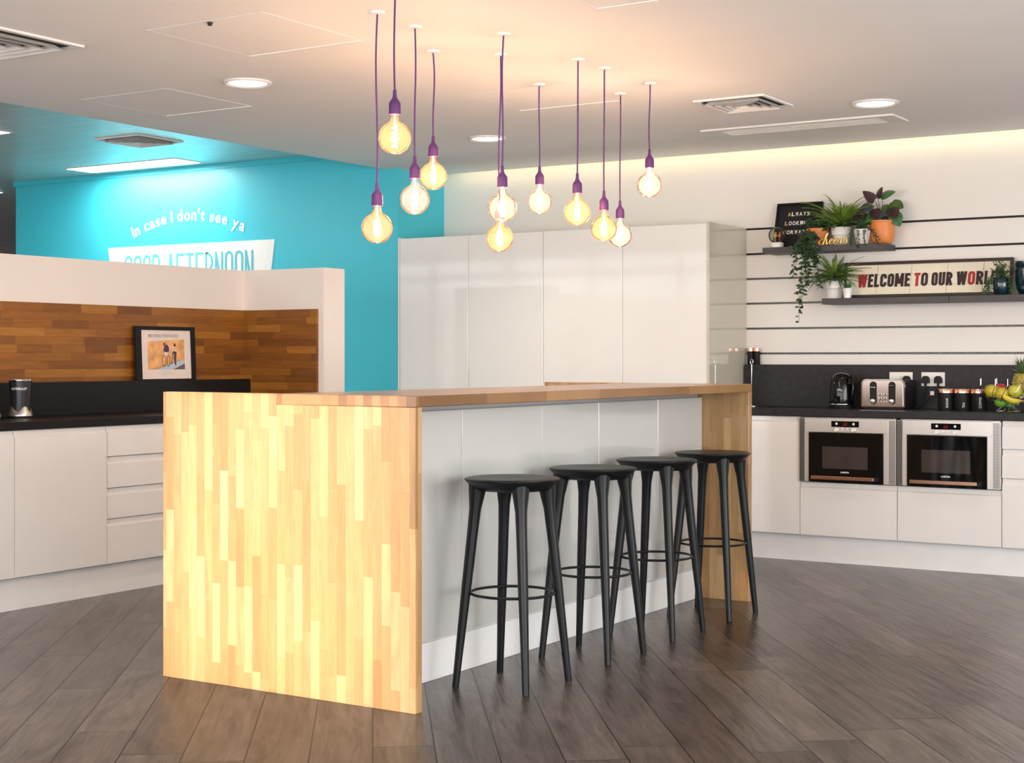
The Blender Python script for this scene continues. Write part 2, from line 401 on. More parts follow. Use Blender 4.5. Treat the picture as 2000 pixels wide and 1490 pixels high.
struct(tw.build('wall_far', TEAL, org=(-8.4, YD, 0)))
struct(wbox('trim_1', (-10.50, YD - .012, 2.69), (XE - .001, YD, ZH - .001), TEAL))
# half-height partition behind the left worktop with its short return
pw = MB().box((-6.8, 2.6, 0), (-6.6, 7.5, 1.787)).box((-6.6, 7.295, 0), (-5.952, 7.5, 1.787))
struct(pw.build('wall_left', PAINT2, org=(-6.7, 5, 0)))
struct(wbox('wall_distant', (-16, 29.9, 0), (-6, 30, 2.86), mat('far_grey', (.12, .12, .13), .8)))
# window wall behind the viewer and on the right-hand side
FR = mat('window_frame', (.25, .25, .25), .5)
wf = MB().box((-16, -3.2, 0), (3.7, -3.0, .25)).box((-16, -3.16, 2.5), (3.7, -3.04, 2.6)).box((-16, -3.2, 5.0), (3.7, -3.0, 5.2))
for k in range(14): x = -16 + k * 1.5; wf.box((x, -3.15, .25), (x + .08, -3.05, 5.0))
struct(wf.build('wall_front', FR))
wr = MB().box((3.5, -3.2, 0), (3.7, YW, .25)).box((3.5, -3.2, 2.45), (3.7, YW, 2.86)).box((3.5, 6.6, .25), (3.7, YW, 2.45))
for k in range(7): y = -3 + k * 1.6; wr.box((3.55, y, .25), (3.65, y + .1, 2.45))
struct(wr.build('wall_right', mat('side_wall', (.7, .68, .65), .7)))
struct(wbox('wall_outer_left', (-16, -3.0, 0), (-15.9, 29.9, 2.86), mat('far_grey2', (.3, .3, .3), .8)))

# cove light strip above the ceiling edge
cove = wbox('cove_light_strip', (-6.4, 9.135, ZC + .031), (3.4, 9.155, ZC + .045), glow('cove_glow', (1, .88, .45), 2))
tag(cove, 'warm light strip hidden above the ceiling edge along the white back wall', 'light strip')
lamp('AREA', 'cove_light', (-1.5, 9.17, 2.66), 5.5, (1, .84, .45), aim=(-1.5, 9.31, 2.50), shape='RECTANGLE', size=9.6, size_y=.04)

# slatwall grooves
for i, z in enumerate((2.078, 1.914, 1.751, 1.589, 1.425, 1.262)):
    g = MB().box((-4.03, YW - .003, z - .0065), (3.4, YW + .004, z + .0065)).box((-4.03, YW - .0045, z - .0065), (3.4, YW - .003, z - .004))
    struct(g.build('trim_%d' % (i + 2), DARK if i < 2 else GROOVE, org=(-2, YW, z)))

# ================================================================== CEILING FITTINGS
def downlight(px, py, dia, label):
    p = onZ(px, py, ZC); t = thing('recessed_downlight', (p.x, p.y, ZC - .001), label, 'light', 'round downlights in the low ceiling')
    R = dia / 2
    MB().lathe([(R, 0), (R, -.006), (R * .92, -.012), (R * .80, -.006), (R * .78, .0)], 40).build('rim', GRILLE, t, smooth=True)
    MB().lathe([(R * .79, -.002), (R * .6, -.0035), (R * .3, -.004), (0, -.004)], 40).build('lens', MATS.get('downlight_lens') or glow('downlight_lens', (1, .96, .88), 7), t, smooth=True)
    m = MB()
    for k in range(8):
        a = k * PI / 4; m.box((-R * .7, -.0015, -.008), (R * .7, .0015, -.0045))
        m.v[-8:] = [Matrix.Rotation(a, 3, 'Z') @ v for v in m.v[-8:]]
    m.build('baffle', STEEL, t)
    lamp('SPOT', 'downlight_lamp', (0, 0, -.03), 26, (1, .93, .82), parent=t, spot_size=math.radians(120), spot_blend=.8, shadow_soft_size=.08)
downlight(484, 160, .235, 'round recessed downlight in the ceiling left of the hanging bulbs')
downlight(952, 269, .23, 'round recessed downlight behind the purple pendant cords')
downlight(1710, 200, .245, 'round recessed downlight near the slot vent on the right')

def diffuser(px, py, size, Z, label, matv=GRILLE):
    p = onZ(px, py, Z); t = thing('ceiling_air_vent', (p.x, p.y, Z - .001), label, 'vent', 'square louvred ceiling vents')
    h = size / 2
    m = MB()
    def ring(a, b, za, zb):
        vs = [(-a, -a, za), (a, -a, za), (a, a, za), (-a, a, za), (-b, -b, zb), (b, -b, zb), (b, b, zb), (-b, b, zb)]
        m.add(vs, [(i, (i + 1) % 4, (i + 1) % 4 + 4, i + 4) for i in range(4)])
    ring(h, h, 0, -.01); ring(h, h * .9, -.01, -.01); ring(h * .9, h * .9, -.01, -.0)
    m.build('frame', matv, t)
    MB().box((-h * .9, -h * .9, -.0012), (h * .9, h * .9, -.0002)).build('duct', DARK, t)
    for k in range(4):
        m = MB(); a = h * (.78 - .2 * k); b = a - h * .10
        ring(a, b, -.024, -.004); ring(a * .985, b * .985, -.0245, -.0045); m.build('louvre', matv, t)
diffuser(1452, 200, .40, ZC, 'small square louvred air vent right of the hanging bulbs')
diffuser(-20, 80, .55, ZC, 'large square louvred air vent cut by the upper left corner')
diffuser(272, 273, .42, ZH, 'square air vent set in the tiled metal ceiling near the turquoise wall')

# linear slot vent
a = onZ(1368, 254, ZC); b = onZ(1772, 233, ZC); q = onZ(1745, 222, ZC)
x0, x1, y0, y1 = a.x, b.x, (b.y + onZ(1405, 266, ZC).y) / 2, a.y
y0, y1 = min(y0, y1), max(y0, y1)
if y1 - y0 < .1: y0 = y1 - .16
t = thing('slot_air_vent', ((x0 + x1) / 2, (y0 + y1) / 2, ZC - .001), 'long narrow slotted air vent in the ceiling above the slat wall', 'vent')
hx, hy = (x1 - x0) / 2, (y1 - y0) / 2
MB().box((-hx, -hy, -.01), (hx, -hy + .035, 0)).box((-hx, hy - .035, -.01), (hx, hy, 0)).box((-hx, -hy + .035, -.01), (-hx + .1, hy - .035, 0)).box((hx - .1, -hy + .035, -.01), (hx, hy - .035, 0)).build('frame', GRILLE, t)
MB().box((-hx + .1, -hy + .035, -.002), (hx - .1, hy - .035, -.001)).build('slot', DARK, t)
n = 4
for k in range(n):
    y = -hy + .035 + (k + .5) * (2 * hy - .07) / n
    MB().box((-hx + .1, y - .0075, -.009), (hx - .1, y + .0075, -.003)).build('blade', GRILLE, t)

def access_panel(pts, label, Z=ZC):
    P = [onZ(x, y, Z) for x, y in pts]; x0 = (P[0].x + P[3].x) / 2 if False else min(p.x for p in P); x1 = max(p.x for p in P); y0 = min(p.y for p in P); y1 = max(p.y for p in P)
    t = thing('access_panel', ((x0 + x1) / 2, (y0 + y1) / 2, Z - .001), label, 'panel', 'flush access panels in the low ceiling')
    hx, hy = (x1 - x0) / 2, (y1 - y0) / 2
    MB().box((-hx + .002, -hy + .002, -.0012), (hx - .002, hy - .002, 0)).build('hatch', CEIL, t)
    MB().box((-hx, hy - .012, -.004), (hx, hy, 0)).box((-hx, -hy, -.0016), (-hx + .005, hy, 0)).box((hx - .004, -hy, -.0014), (hx, hy, 0)).build('frame', WHITEP, t)
access_panel([(305, 58), (512, 22), (694, 79), (490, 109)], 'square flush access panel in the ceiling left of the purple cords')
access_panel([(163, 193), (325, 172), (478, 208), (320, 224)], 'square flush access panel nearest the tiled metal ceiling')
access_panel([(908, 186), (1100, 163), (1208, 196), (1016, 215)], 'flush access panel in the peach lit ceiling among the pendants')
access_panel([(1130, 0), (1290, -22), (1340, -8), (1160, 13)], 'flush access panel cut by the top edge right of the pendants')
p = onZ(410, 42, ZC); sdot = MB().lathe([(0, -.012), (.008, -.012), (.012, 0)], 16).build('ceiling_sensor', DARK, org=None); sdot.location = (p.x, p.y, ZC - .0045)
tag(sdot, 'tiny dark round sensor on the access panel left of the purple cords', 'sensor')

def ceil_light(x0, x1, y0, y1, label, e=6, pw=30):
    t = thing('ceiling_light_panel', ((x0 + x1) / 2, (y0 + y1) / 2, ZH - .001), label, 'light', 'long light panels in the tiled ceiling')
    hx, hy = (x1 - x0) / 2, (y1 - y0) / 2
    MB().box((-hx, -hy, -.004), (hx, hy, 0)).build('frame', GRILLE, t)
    MB().box((-hx + .015, -hy + .015, -.0065), (hx - .015, hy - .015, -.0045)).build('diffuser', MATS.get('panel_glow') or glow('panel_glow', (1, .98, .94), e), t)
    lamp('AREA', 'panel_lamp', (0, 0, -.02), pw, (1, .98, .95), parent=t, shape='RECTANGLE', size=2 * hx - .1, size_y=2 * hy - .05)
ceil_light(-9.40, -8.20, 8.30, 8.60, 'bright long light panel above the turquoise wall lettering', pw=19)
ceil_light(-9.40, -8.18, 6.49, 6.79, 'long light panel whose tip shows at the left edge above the partition')
ceil_light(-12.4, -11.19, 8.9, 9.2, 'distant light panel left of the turquoise wall end')

# ================================================================== WALL GRAPHICS
g = thing('wall_lettering', (-8.48, YD, 2.2), 'curved white lettering reading In case I don\'t see ya on turquoise wall', 'lettering')
R0 = 1.546; cxw = -8.487; half = math.asin(.585 / R0)
zc = 2.352 - .043 - R0
txt = "In case I don't see ya"; size = .125; sx = .82
tot = 0; adv = []
for ch in txt:
    if ch == ' ': adv.append(None); tot += .30; continue
    gl = font_char(ch, .022); adv.append((gl, tot)); tot += gl[3] - gl[2] + .10
tot -= .10
m = MB(); k = 2 * half * R0 / tot
for it in adv + [None]:
    if it is None: m.build('letters', WHITEP, g, world=True); m = MB(); continue
    gl, off = it; mid = off + (gl[3] - gl[2]) / 2; th = half - mid * k / R0
    for_v = []
    for v in gl[0]:
        aa = (v.x - gl[2] - (gl[3] - gl[2]) / 2) * k; bb = v.y * size
        rx = R0 + bb; ang = PI / 2 + th
        for_v.append(Vector((cxw + math.cos(ang) * rx + math.sin(ang) * aa, YD - .003, zc + math.sin(ang) * rx - math.cos(ang) * aa)))
    m.add(for_v, gl[1])

TL, TR = onY(212, 485.5, YD), onY(537, 466.5, YD); BR = onY(530.3, 526.7, YD); BL = onY(214.4, 508.7, YD)
ztop = (TL.z + TR.z) / 2; zb = ztop - .42
def ext(T, B): k_ = (zb - T.z) / (B.z - T.z); return T.x + (B.x - T.x) * k_
xbl, xbr = ext(TL, BL), ext(TR, BR)
g = thing('wall_banner', ((TL.x + TR.x) / 2, YD, zb), 'white tapered banner graphic on the turquoise wall reading GOOD AFTERNOON', 'sign')
MB().prism([(TL.x, ztop), (TR.x, ztop), (xbr, zb), (xbl, zb)], lambda a, b, d: Vector((a, d, b)), YD - .004, YD - .0005).build('backing', WHITEP, g, world=True)
m = MB(); a0 = onY(245, 500, YD).x; a1 = onY(499, 490, YD).x; zt = (onY(250, 498.5, YD).z + onY(498, 488.8, YD).z) / 2
word = 'GOOD AFTERNOON'; n = len(word) - 1 + .55; H = .30; S = .019; Wd = (a1 - a0) / (n + .0) * .82; pitch = (a1 - a0) / n
x = a0
for ch in word:
    if ch == ' ': x += pitch * .55; m.build('letters', mat('teal_print', (.09, .52, .62), .6), g, world=True); m = MB(); continue
    for pts, cl in glyph(ch, Wd, H, S): strip(m, pts, S, lambda a, b, d: Vector((x + a, d, zt - H + b)), YD - .006, cl)
    x += pitch
m.build('letters', MATS['teal_print'], g, world=True)

# ================================================================== TALL CABINETS
labs = ['white gloss tall cabinet next to the turquoise column', 'second white gloss tall cabinet from the turquoise column',
        'third white gloss tall cabinet, between two others, from the turquoise column', 'white gloss tall cabinet next to the slat wall, with exposed beige side']
for i in range(4):
    x0 = -6.445 + i * .6; x1 = x0 + .6
    t = thing('tall_cabinet', ((x0 + x1) / 2, 9.0, 0), labs[i], 'cabinet', 'tall cabinets along the back wall')
    bx0 = x0 + (.014 if i == 0 else 0)
    MB().box((bx0 + .001, YD + .024, .10), (x1 - .001, YW - .002, 2.078)).build('body', PLINTH, t, world=True)
    MB().box((bx0 + .002, YD, .16), (x1 - .002, YD + .021, 2.078), .0015).build('door', TALLW, t, world=True)
    MB().box((x0 + .001, YD + .05, 0), (x1 - .001, YD + .07, .099)).build('kickboard', PLINTH, t, world=True)
    if i == 0: MB().box((x0, YD - .002, 0), (x0 + .013, YW - .002, 2.085)).build('side_panel', TALLW, t, world=True)
    if i == 3: MB().box((x1, YD - .002, 0), (x1 + .016, YW - .002, 2.085)).build('side_panel', mat('beige_gloss', (.60, .56, .47), .06, coat=.5, var=.01), t, world=True)['label'] = 'beige glossy side panel'

# ================================================================== BASE CABINET FRONTS
def front(mb, f, a0, a1, z0, z1, th=.020, grip=.034, rec=.011):
    """door or drawer front with a recessed finger grip along its top; f(a, d, z), d outward from carcass"""
    prof = [(0, z0), (th, z0), (th, z1 - grip), (th - rec, z1 - grip + .008), (th - rec, z1), (0, z1)]
    n = len(prof); vs = [f(a0, d, z) for d, z in prof] + [f(a1, d, z) for d, z in prof]
    mb.add(vs, [tuple(range(n)), tuple(range(2 * n - 1, n - 1, -1))] + [(i, (i + 1) % n, (i + 1) % n + n, i + n) for i in range(n)])
fR = lambda a, d, z: Vector((a, YD + .02 - d, z))
fL = lambda a, d, z: Vector((-6.0 + d, a, z))
def base_cabinet(f, a0, a1, label, fronts, depth, group, name='base_cabinet', sgn=1, oven=False):
    mid = f((a0 + a1) / 2, -depth / 2, 0)
    t = thing(name, (mid.x, mid.y, 0), label, 'cabinet', group)
    top = .47 if oven else .877
    p, q = f(a0 + .001, -.003, .158), f(a1 - .001, -depth, top)
    MB().box(p, q).build('body', PLINTH, t, world=True)
    for nm, z0, z1 in fronts:
        m = MB(); front(m, f, a0 + .002, a1 - .002, z0, z1); m.build(nm, WHITE, t, world=True)
    return t
GR = 'base cabinets under the right black worktop'; GL = 'base cabinets under the left black worktop'
base_cabinet(fR, -4.03, -3.43, 'white single door base cabinet left of the two ovens', [('door', .166, .877)], .52, GR)
base_cabinet(fR, -3.43, -2.83, 'white base unit with one deep drawer below the left oven', [('drawer', .166, .484)], .52, GR, 'oven_base_unit', oven=True)
base_cabinet(fR, -2.83, -2.23, 'white base unit with one deep drawer below the right oven', [('drawer', .166, .484)], .52, GR, 'oven_base_unit', oven=True)
base_cabinet(fR, -2.23, -1.63, 'white drawer unit right of the ovens at the picture edge', [('drawer', .166, .551), ('drawer', .556, .715), ('drawer', .720, .877)], .52, GR, 'drawer_unit')
base_cabinet(fL, 4.38, 4.973, 'white base cabinet cut by the left picture edge', [('door', .164, .877)], .57, GL)
base_cabinet(fL, 4.973, 5.567, 'white single door base cabinet left of the four drawer unit', [('door', .164, .877)], .57, GL)
base_cabinet(fL, 5.567, 6.167, 'white unit of four drawers beside the wooden island end', [('drawer', .164, .392), ('drawer', .397, .552), ('drawer', .557, .716), ('drawer', .721, .877)], .57, GL, 'drawer_unit')
base_cabinet(fL, 6.167, 6.767, 'white base cabinet hidden behind the wooden island', [('door', .164, .877)], .57, GL)
base_cabinet(fL, 6.767, 7.29, 'white base cabinet in the corner behind the island', [('door', .164, .877)], .57, GL)
tag(wbox('plinth', (-4.01, 8.782, 0), (-1.63, 8.80, .155), PLINTH), 'long white plinth board at the floor below the ovens', 'plinth')
tag(wbox('plinth', (-6.035, 3.8, 0), (-6.017, 7.29, .155), PLINTH), 'scuffed white plinth board below the left cabinets', 'plinth')
tag(wbox('worktop', (-4.012, YD - .012, .879), (-1.615, YW - .001, .92), BLACKPANEL, .003), 'dark grey worktop on the right above the ovens', 'worktop')
tag(wbox('worktop', (-6.598, 3.8, .879), (-5.975, 7.293, .92), BLACKTOP, .003), 'black worktop on the left below the wood splashback', 'worktop')
tag(wbox('upstand_ledge', (-4.012, 9.24, .9205), (-1.615, YW - .006, 1.19), BLACKPANEL), 'charcoal splashback ledge behind the toaster', 'splashback')
tag(wbox('upstand_ledge', (-6.581, 3.8, .9205), (-6.528, 7.274, 1.10), BLACKTOP), 'black splashback ledge carrying the framed photograph', 'splashback')
ws = MB().box((-6.599, 2.8, .922), (-6.582, 7.294, 1.533)).box((-6.581, 7.276, .922), (-5.993, 7.294, 1.533))
tag(ws.build('wood_splashback', OAKW), 'rich brown strip wood splashback on the low partition wall', 'splashback')

# ================================================================== ISLAND
ix0, ix1, ixm, iy0, iy1 = -4.282, -3.080, -3.708, 4.272, 7.184
isl = thing('kitchen_island', ((ix0 + ix1) / 2, (iy0 + iy1) / 2, 0), 'large wood block breakfast bar island with grey white door panels', 'island')
B = lambda name, a, b, m, bev=.0015: MB().box(a, b, bev).build(name, m, isl, world=True)
for y0 in (iy0, iy1 - .04):
    B('end_panel', (ix0, y0, 0), (ixm - .0008, y0 + .04, 1.10), OAK)
    B('end_panel', (ixm, y0, 0), (ix1, y0 + .04, 1.0595), OAK)
B('bar_top', (ixm, iy0 - .0005, 1.06), (ix1 + .0005, iy1 + .0005, 1.10), OAKT, .002)
B('lower_worktop', (ix0, iy0 + .0405, .88), (ixm - .001, iy1 - .0405, .92), OAKT)
B('bar_back', (ixm + .001, iy0 + .041, .921), (ixm + .02, iy1 - .041, 1.059), OAKT)
B('carcass', (ix0 + .03, iy0 + .041, .15), (-3.36, iy1 - .041, .878), PLINTH)
B('apron', (ixm + .021, iy0 + .041, .879), (-3.362, iy1 - .041, 1.058), mat('apron_grey', (.36, .36, .37), .2, coat=.3))
B('kickboard', (-3.37, iy0 + .041, 0), (-3.352, iy1 - .041, .150), PLINTH)
B('kickboard', (ix0 + .08, iy0 + .041, 0), (ix0 + .1, iy1 - .041, .150), PLINTH)
BARW = mat('island_gloss', (.53, .525, .505), .09, coat=.4, var=.01)
ys = [iy0 + .042, 4.34, 4.94, 5.545, 6.045, 6.64, iy1 - .041]
for a, b in zip(ys[1:-1], ys[2:]): B('door', (-3.359, a + .0015, .16), (-3.337, b - .0015, 1.03), BARW, .002)

# ================================================================== STOOLS
def make_stool(label):
    t = thing('bar_stool', (0, 0, 0), label, 'stool', 'black bar stools at the island')
    SH = .780; R = .181
    # thin edged disc top with an underside that sweeps down to the legs
    MB().lathe([(0, SH - .004), (R * .6, SH - .003), (R * .94, SH), (R, SH - .003), (R, SH - .008), (R * .95, SH - .018), (R * .84, SH - .036), (R * .76, SH - .046), (R * .6, SH - .042), (0, SH - .040)], 56).build('seat', BLACK, t, smooth=True, angle=50)
    top, bot = .094, .155
    for sx_, sy_ in ((-1, -1), (1, -1), (1, 1), (-1, 1)):
        pts = []; rs = []
        for k in range(9):
            s = k / 8; z = (SH - .022) * (1 - s) + .0 * s; h = top + (bot - top) * s
            pts.append((sx_ * h, sy_ * h, z)); rs.append([.036, .0225, .0205, .0200, .019, .0175, .016, .0145, .0132][k])
        MB().tube(pts, rs, 14).build('leg', BLACK, t, smooth=True, angle=60)
    rr = .158; zz = .345
    MB().tube([(rr * math.cos(2 * PI * k / 48), rr * math.sin(2 * PI * k / 48), zz) for k in range(48)], .0055, 8, True).build('foot_ring', BLACK, t, smooth=True)
    for a in range(4):
        an = PI / 4 + a * PI / 2
    return t
s0 = make_stool('black wooden bar stool nearest the camera, leftmost of the four')
s0.location = (-3.062, 4.873, 0)
copy_thing(s0, (-3.072, 5.515, 0), 'second black bar stool from the island\'s bright end')
copy_thing(s0, (-3.080, 6.115, 0), 'third black bar stool from the island\'s bright end')
copy_thing(s0, (-3.080, 6.712, 0), 'farthest black bar stool beside the island\'s far wooden end')

# ================================================================== PENDANTS
AMB = thin_glass('amber_glass', (1, .88, .68), (1, .60, .34), .05)
CLR = thin_glass('clear_glass', (1, .975, .95), (1, .84, .74), .035)
FIL = glow('filament', (1, .80, .50), 42)
BR_ = .061
def bulb_profile(r=BR_):
    # z from 0 (socket rim) downwards
    pr = [(.0135, 0), (.0150, -.010), (.0165, -.020), (.0200, -.028)]
    cz = -.031 - r * .93
    a0 = math.acos(min(1, .0235 / r))
    for k in range(17):
        a = a0 - (a0 + PI / 2) * k / 16; pr.append((r * math.cos(a), cz + r * math.sin(a)))
    return pr, cz
meshes = {}
def shared(key, fn):
    if key not in meshes: meshes[key] = fn()
    return meshes[key]
def link_part(name, me, parent):
    o = bpy.data.objects.new(name, me); COL.objects.link(o); o.parent = parent; return o
PR, CZ = bulb_profile()
def pendant(top, sock_px, sock_top, sock_bot, amber, spiral, label, seed):
    # ceiling point from the pixel of the rose, the socket straight below with a slight lean
    P = onZ(top[0], top[1], ZC) if top[1] > 0 else onZ(top[0], top[1], ZC)
    dep = P.x * -.5323 + P.y * .8466
    zt = CAM_H + (HOR - sock_top) / F * dep
    dx = (sock_px - top[0]) / F * dep
    off = Vector((.8466, .5323, 0)) * dx
    t = thing('pendant_light', P, label, 'pendant light', 'bare bulb pendants on purple cords')
    hz = zt - ZC
    MB().lathe([(0, -.0005), (.030, -.0005), (.030, -.005), (.026, -.009), (.006, -.010), (0, -.010)], 28).build('ceiling_rose', WHITEP, t, smooth=True)
    rnd = random.Random(seed); pts = []
    a1, a2 = rnd.uniform(-.006, .006), rnd.uniform(-.004, .004)
    for k in range(25):
        s = k / 24; w = math.sin(PI * s) * a1 + math.sin(2 * PI * s) * a2
        pts.append((off.x * s + w * .85, off.y * s + w * .53, -.008 + (hz + .008) * s))
    MB().tube(pts, .0036, 8).build('cord', PURPLE, t, smooth=True)
    sk = MB().lathe([(.0042, .002), (.0065, 0), (.0072, -.020), (.0085, -.028), (.0150, -.038), (.0205, -.046), (.0215, -.052), (.0222, -.088), (.0215, -.090), (.014, -.090), (0, -.088)], 28)
    sk = sk.xf(Matrix.Translation((off.x, off.y, hz))).build('socket', PURPLE, t, smooth=True)
    bl = MB().lathe(PR, 36).xf(Matrix.Translation((off.x, off.y, hz - .088))).build('bulb', AMB if amber else CLR, t, smooth=True)
    bl['label'] = 'amber glass globe bulb' if amber else 'clear glass globe bulb'
    c = Vector((off.x, off.y, hz - .088 + CZ))
    f = MB(); f.tube([c + Vector((0, 0, .088)), c + Vector((0, 0, .03))], .0022, 6)
    if spiral:
        f.tube([c + Vector((.0085 * math.cos(k * .62), .0085 * math.sin(k * .62), .045 - k * .0016)) for k in range(52)], .0028, 6)
    else:
        for j in range(8):
            a = j * PI / 4
            f.tube([c + Vector((math.cos(a) * w, math.sin(a) * w, z)) for w, z in ((.004, .034), (.0095, .026), (.0105, 0), (.0095, -.026), (.004, -.034))], .0022, 5)
    f.build('filament', FIL, bl, smooth=True)
    lamp('POINT', 'bulb_lamp', c, 5.0, (1, .62, .42), parent=t, shadow_soft_size=.02)
PD = [((772, -17), 771, 176, 223, 1, 1, 'amber bulb pendant hanging highest and nearest, its cord leaving the picture top'),
      ((737, 23), 736.7, 357, 402.5, 1, 0, 'leftmost amber bulb pendant on a long purple cord'),
      ((810.5, 51), 810, 305.6, 350, 0, 0, 'clear bulb pendant third from the left against the turquoise wall'),
      ((846, 99), 846, 266, 307, 1, 1, 'amber spiral bulb pendant overlapping the turquoise column corner'),
      ((983.5, 65), 981, 323.8, 367.5, 0, 0, 'pinkish clear bulb pendant directly above a lower amber bulb'),
      ((978, 105), 976, 388, 430, 1, 0, 'lowest amber bulb pendant hanging behind and under the pinkish bulb'),
      ((1053, 164), 1054, 324.8, 361.6, 0, 0, 'small clear bulb pendant alone in the middle of the cluster'),
      ((1129, 115), 1127.5, 338.8, 378, 1, 1, 'amber spiral bulb pendant right of the middle clear one'),
      ((1180.5, 132), 1179.5, 372.8, 411, 1, 0, 'amber bulb pendant overlapping a clear bulb at its right'),
      ((1212, 182), 1211, 392, 427, 0, 0, 'clear bulb pendant half behind an amber one, low on the right'),
      ((1269.8, 162), 1268.5, 292, 328, 0, 0, 'rightmost clear bulb pendant, hanging high')]
for i, d in enumerate(PD): pendant(*d, seed=i + 3)

# ================================================================== OVENS
def oven(x0, label):
    t = thing('built_in_oven', (x0 + .3, YD, .487), label, 'oven', 'two built in microwave ovens')
    y = -.002  # local y, outward negative
    X = lambda a: a - .3
    MB().box((X(.012), .02, .002), (X(.588), .50, .388)).build('body', STEEL, t)
    fr = MB()
    fr.box((X(.036), y - .016, .301), (X(.552), .02, .384), .0015)
    fr.box((X(.036), y - .016, .003), (X(.062), .02, .301)).box((X(.524), y - .016, .003), (X(.552), .02, .301))
    fr.build('fascia', STEELP, t)
    for a0, a1, nm in ((.003, .0355, 'left'), (.5525, .597, 'right')):
        gp = MB().box((X(a0), y - .014, .003), (X(a1), .02, .384)).build('vent_grille', STEELP if nm == 'right' else GREYM, t)
        m = MB(); nx = 5 if nm == 'right' else 4
        for r in range(44):
            for c_ in range(nx):
                xa = X(a0) + (a1 - a0) * (.16 + .68 * c_ / (nx - 1)); z = .012 + r * .0084
                m.box((xa - .0021, y - .0148, z - .0029), (xa + .0021, y - .0139, z + .0029))
        m.build('perforation', BLACKM if nm == 'right' else DARK, gp)
    dr = MB().box((X(.064), y - .022, .004), (X(.522), .019, .298), .002).build('glass_door', BLACKG, t)
    MB().box((X(.150), y - .0226, .085), (X(.430), y - .0221, .216)).build('window', mat('oven_window', (.045, .036, .034), .08, coat=.5, var=.3, scale=5), dr)
    hb = MB().box((X(.088), y - .052, .020), (X(.475), y - .036, .041), .003).build('handle', COPPER, t)
    hb['label'] = 'copper bar handle'
    MB().box((X(.088), y - .036, .022), (X(.108), y - .022, .039)).box((X(.472), y - .05, .019), (X(.495), y - .022, .042)).build('handle_bracket', BLACKM, t)
    MB().box((X(.205), y - .018, .334), (X(.375), y - .0162, .369)).build('display', BLACKG, t)
    m = MB()
    m.box((X(.275), y - .0186, .344), (X(.302), y - .0181, .347)).box((X(.281), y - .0186, .348), (X(.283), y - .0181, .360)).box((X(.291), y - .0186, .348), (X(.293), y - .0181, .360)).box((X(.299), y - .0186, .348), (X(.301), y - .0181, .360))
    m.build('digits', glow('digit_red%d' % int(x0 * 10), (1, .05, .03), .4), t)
    def knob(xa, z, r, d, nm='knob'):
        MB().lathe([(0, 0), (r, 0), (r * .9, d), (0, d)], 20).xf(Matrix.Translation((X(xa), y - .0165, z)) @ Matrix.Rotation(PI / 2, 4, 'X')).build(nm, PLASTW, t, smooth=True)
    for xa in (.238, .343): knob(xa, .353, .0075, .006, 'button'); knob(xa, .318, .0115, .016)
    for xa in (.275, .305): knob(xa, .321, .0062, .008, 'button')
    m = MB(); font_text(m, 'LAMONA', .014, lambda a, b: Vector((X(.264) + a, y - .0226, .060 + b)), width=.052)
    m.build('logo_text', WHITEP, dr)
oven(-3.43, 'left built in microwave oven with steel frame and copper handle')
oven(-2.83, 'right built in microwave oven beside the drawer unit')

# ================================================================== SHELVES
tag(wbox('wall_shelf', (-3.821, 9.08, 1.899), (-3.028, YW - .006, 1.935), SHELF, .001), 'upper grey brown shelf holding the letter board and orange pot', 'shelf')
tag(wbox('wall_shelf', (-3.424, 9.08, 1.567), (-2.632, YW - .006, 1.603), SHELF, .001), 'lower grey brown shelf under the left part of the welcome sign', 'shelf')
tag(wbox('wall_shelf', (-2.629, 9.08, 1.567), (-1.835, YW - .006, 1.603), SHELF, .001), 'lower grey brown shelf continuing right under the dark glazed pots', 'shelf')
SU, SL = 1.9352, 1.6032

def leaning_frame(name, x0, x1, z0, h, yb, yt, border, thick, frame_m, label, cat):
    """frame standing on a shelf, leaning back to the wall; returns thing and local point function"""
    t = thing(name, ((x0 + x1) / 2, yb, z0), label, cat)
    w = x1 - x0; lean = math.asin(min(.9, (yt - yb) / h))
    Mx = Matrix.Rotation(-lean, 4, 'X')
    m = MB(); o = w / 2
    m.box((-o, -thick, 0), (o, 0, border)).box((-o, -thick, h - border), (o, 0, h)).box((-o, -thick, border), (-o + border, 0, h - border)).box((o - border, -thick, border), (o, 0, h - border))
    # rotate about the bottom back edge
    m.xf(Mx).build('frame', frame_m, t)
    fn = lambda a, b, d: Mx @ Vector((a - o, -d, b))   # a from left, b up, d outward
    return t, fn, w, h

# letter board
t, fn, w, h = leaning_frame('letter_board', -3.800, -3.492, SU, .302, 9.215, 9.298, .013, .022, BLACKM, 'black square letter board reading ALWAYS LOOKING FORWARD on upper shelf', 'letter board')
m = MB(); m.add([fn(.013, .013, .008), fn(w - .013, .013, .008), fn(w - .013, h - .013, .008), fn(.013, h - .013, .008), fn(.013, .013, .002), fn(w - .013, .013, .002), fn(w - .013, h - .013, .002), fn(.013, h - .013, .002)], [(0, 1, 2, 3), (4, 7, 6, 5), (0, 4, 5, 1), (1, 5, 6, 2), (2, 6, 7, 3), (3, 7, 4, 0)])
m.build('felt', mat('black_felt', (.012, .011, .013), .9), t)
for word, xx, zz, wd in (('ALWAYS', .076, .217, .156), ('LOOKING', .062, .155, .182), ('FORWARD', .054, .094, .185)):
    cw = wd / len(word); m1 = MB(); m2 = MB()
    for i, ch in enumerate(word):
        mm = m1 if i == 0 else m2
        font_text(mm, ch, .036, lambda a, b: fn(xx + i * cw + a, zz + b, .009), bold=.03, width=cw * .80)
    m1.build('gold_letter', GOLD, t); m2.build('white_letters', WHITEP, t)

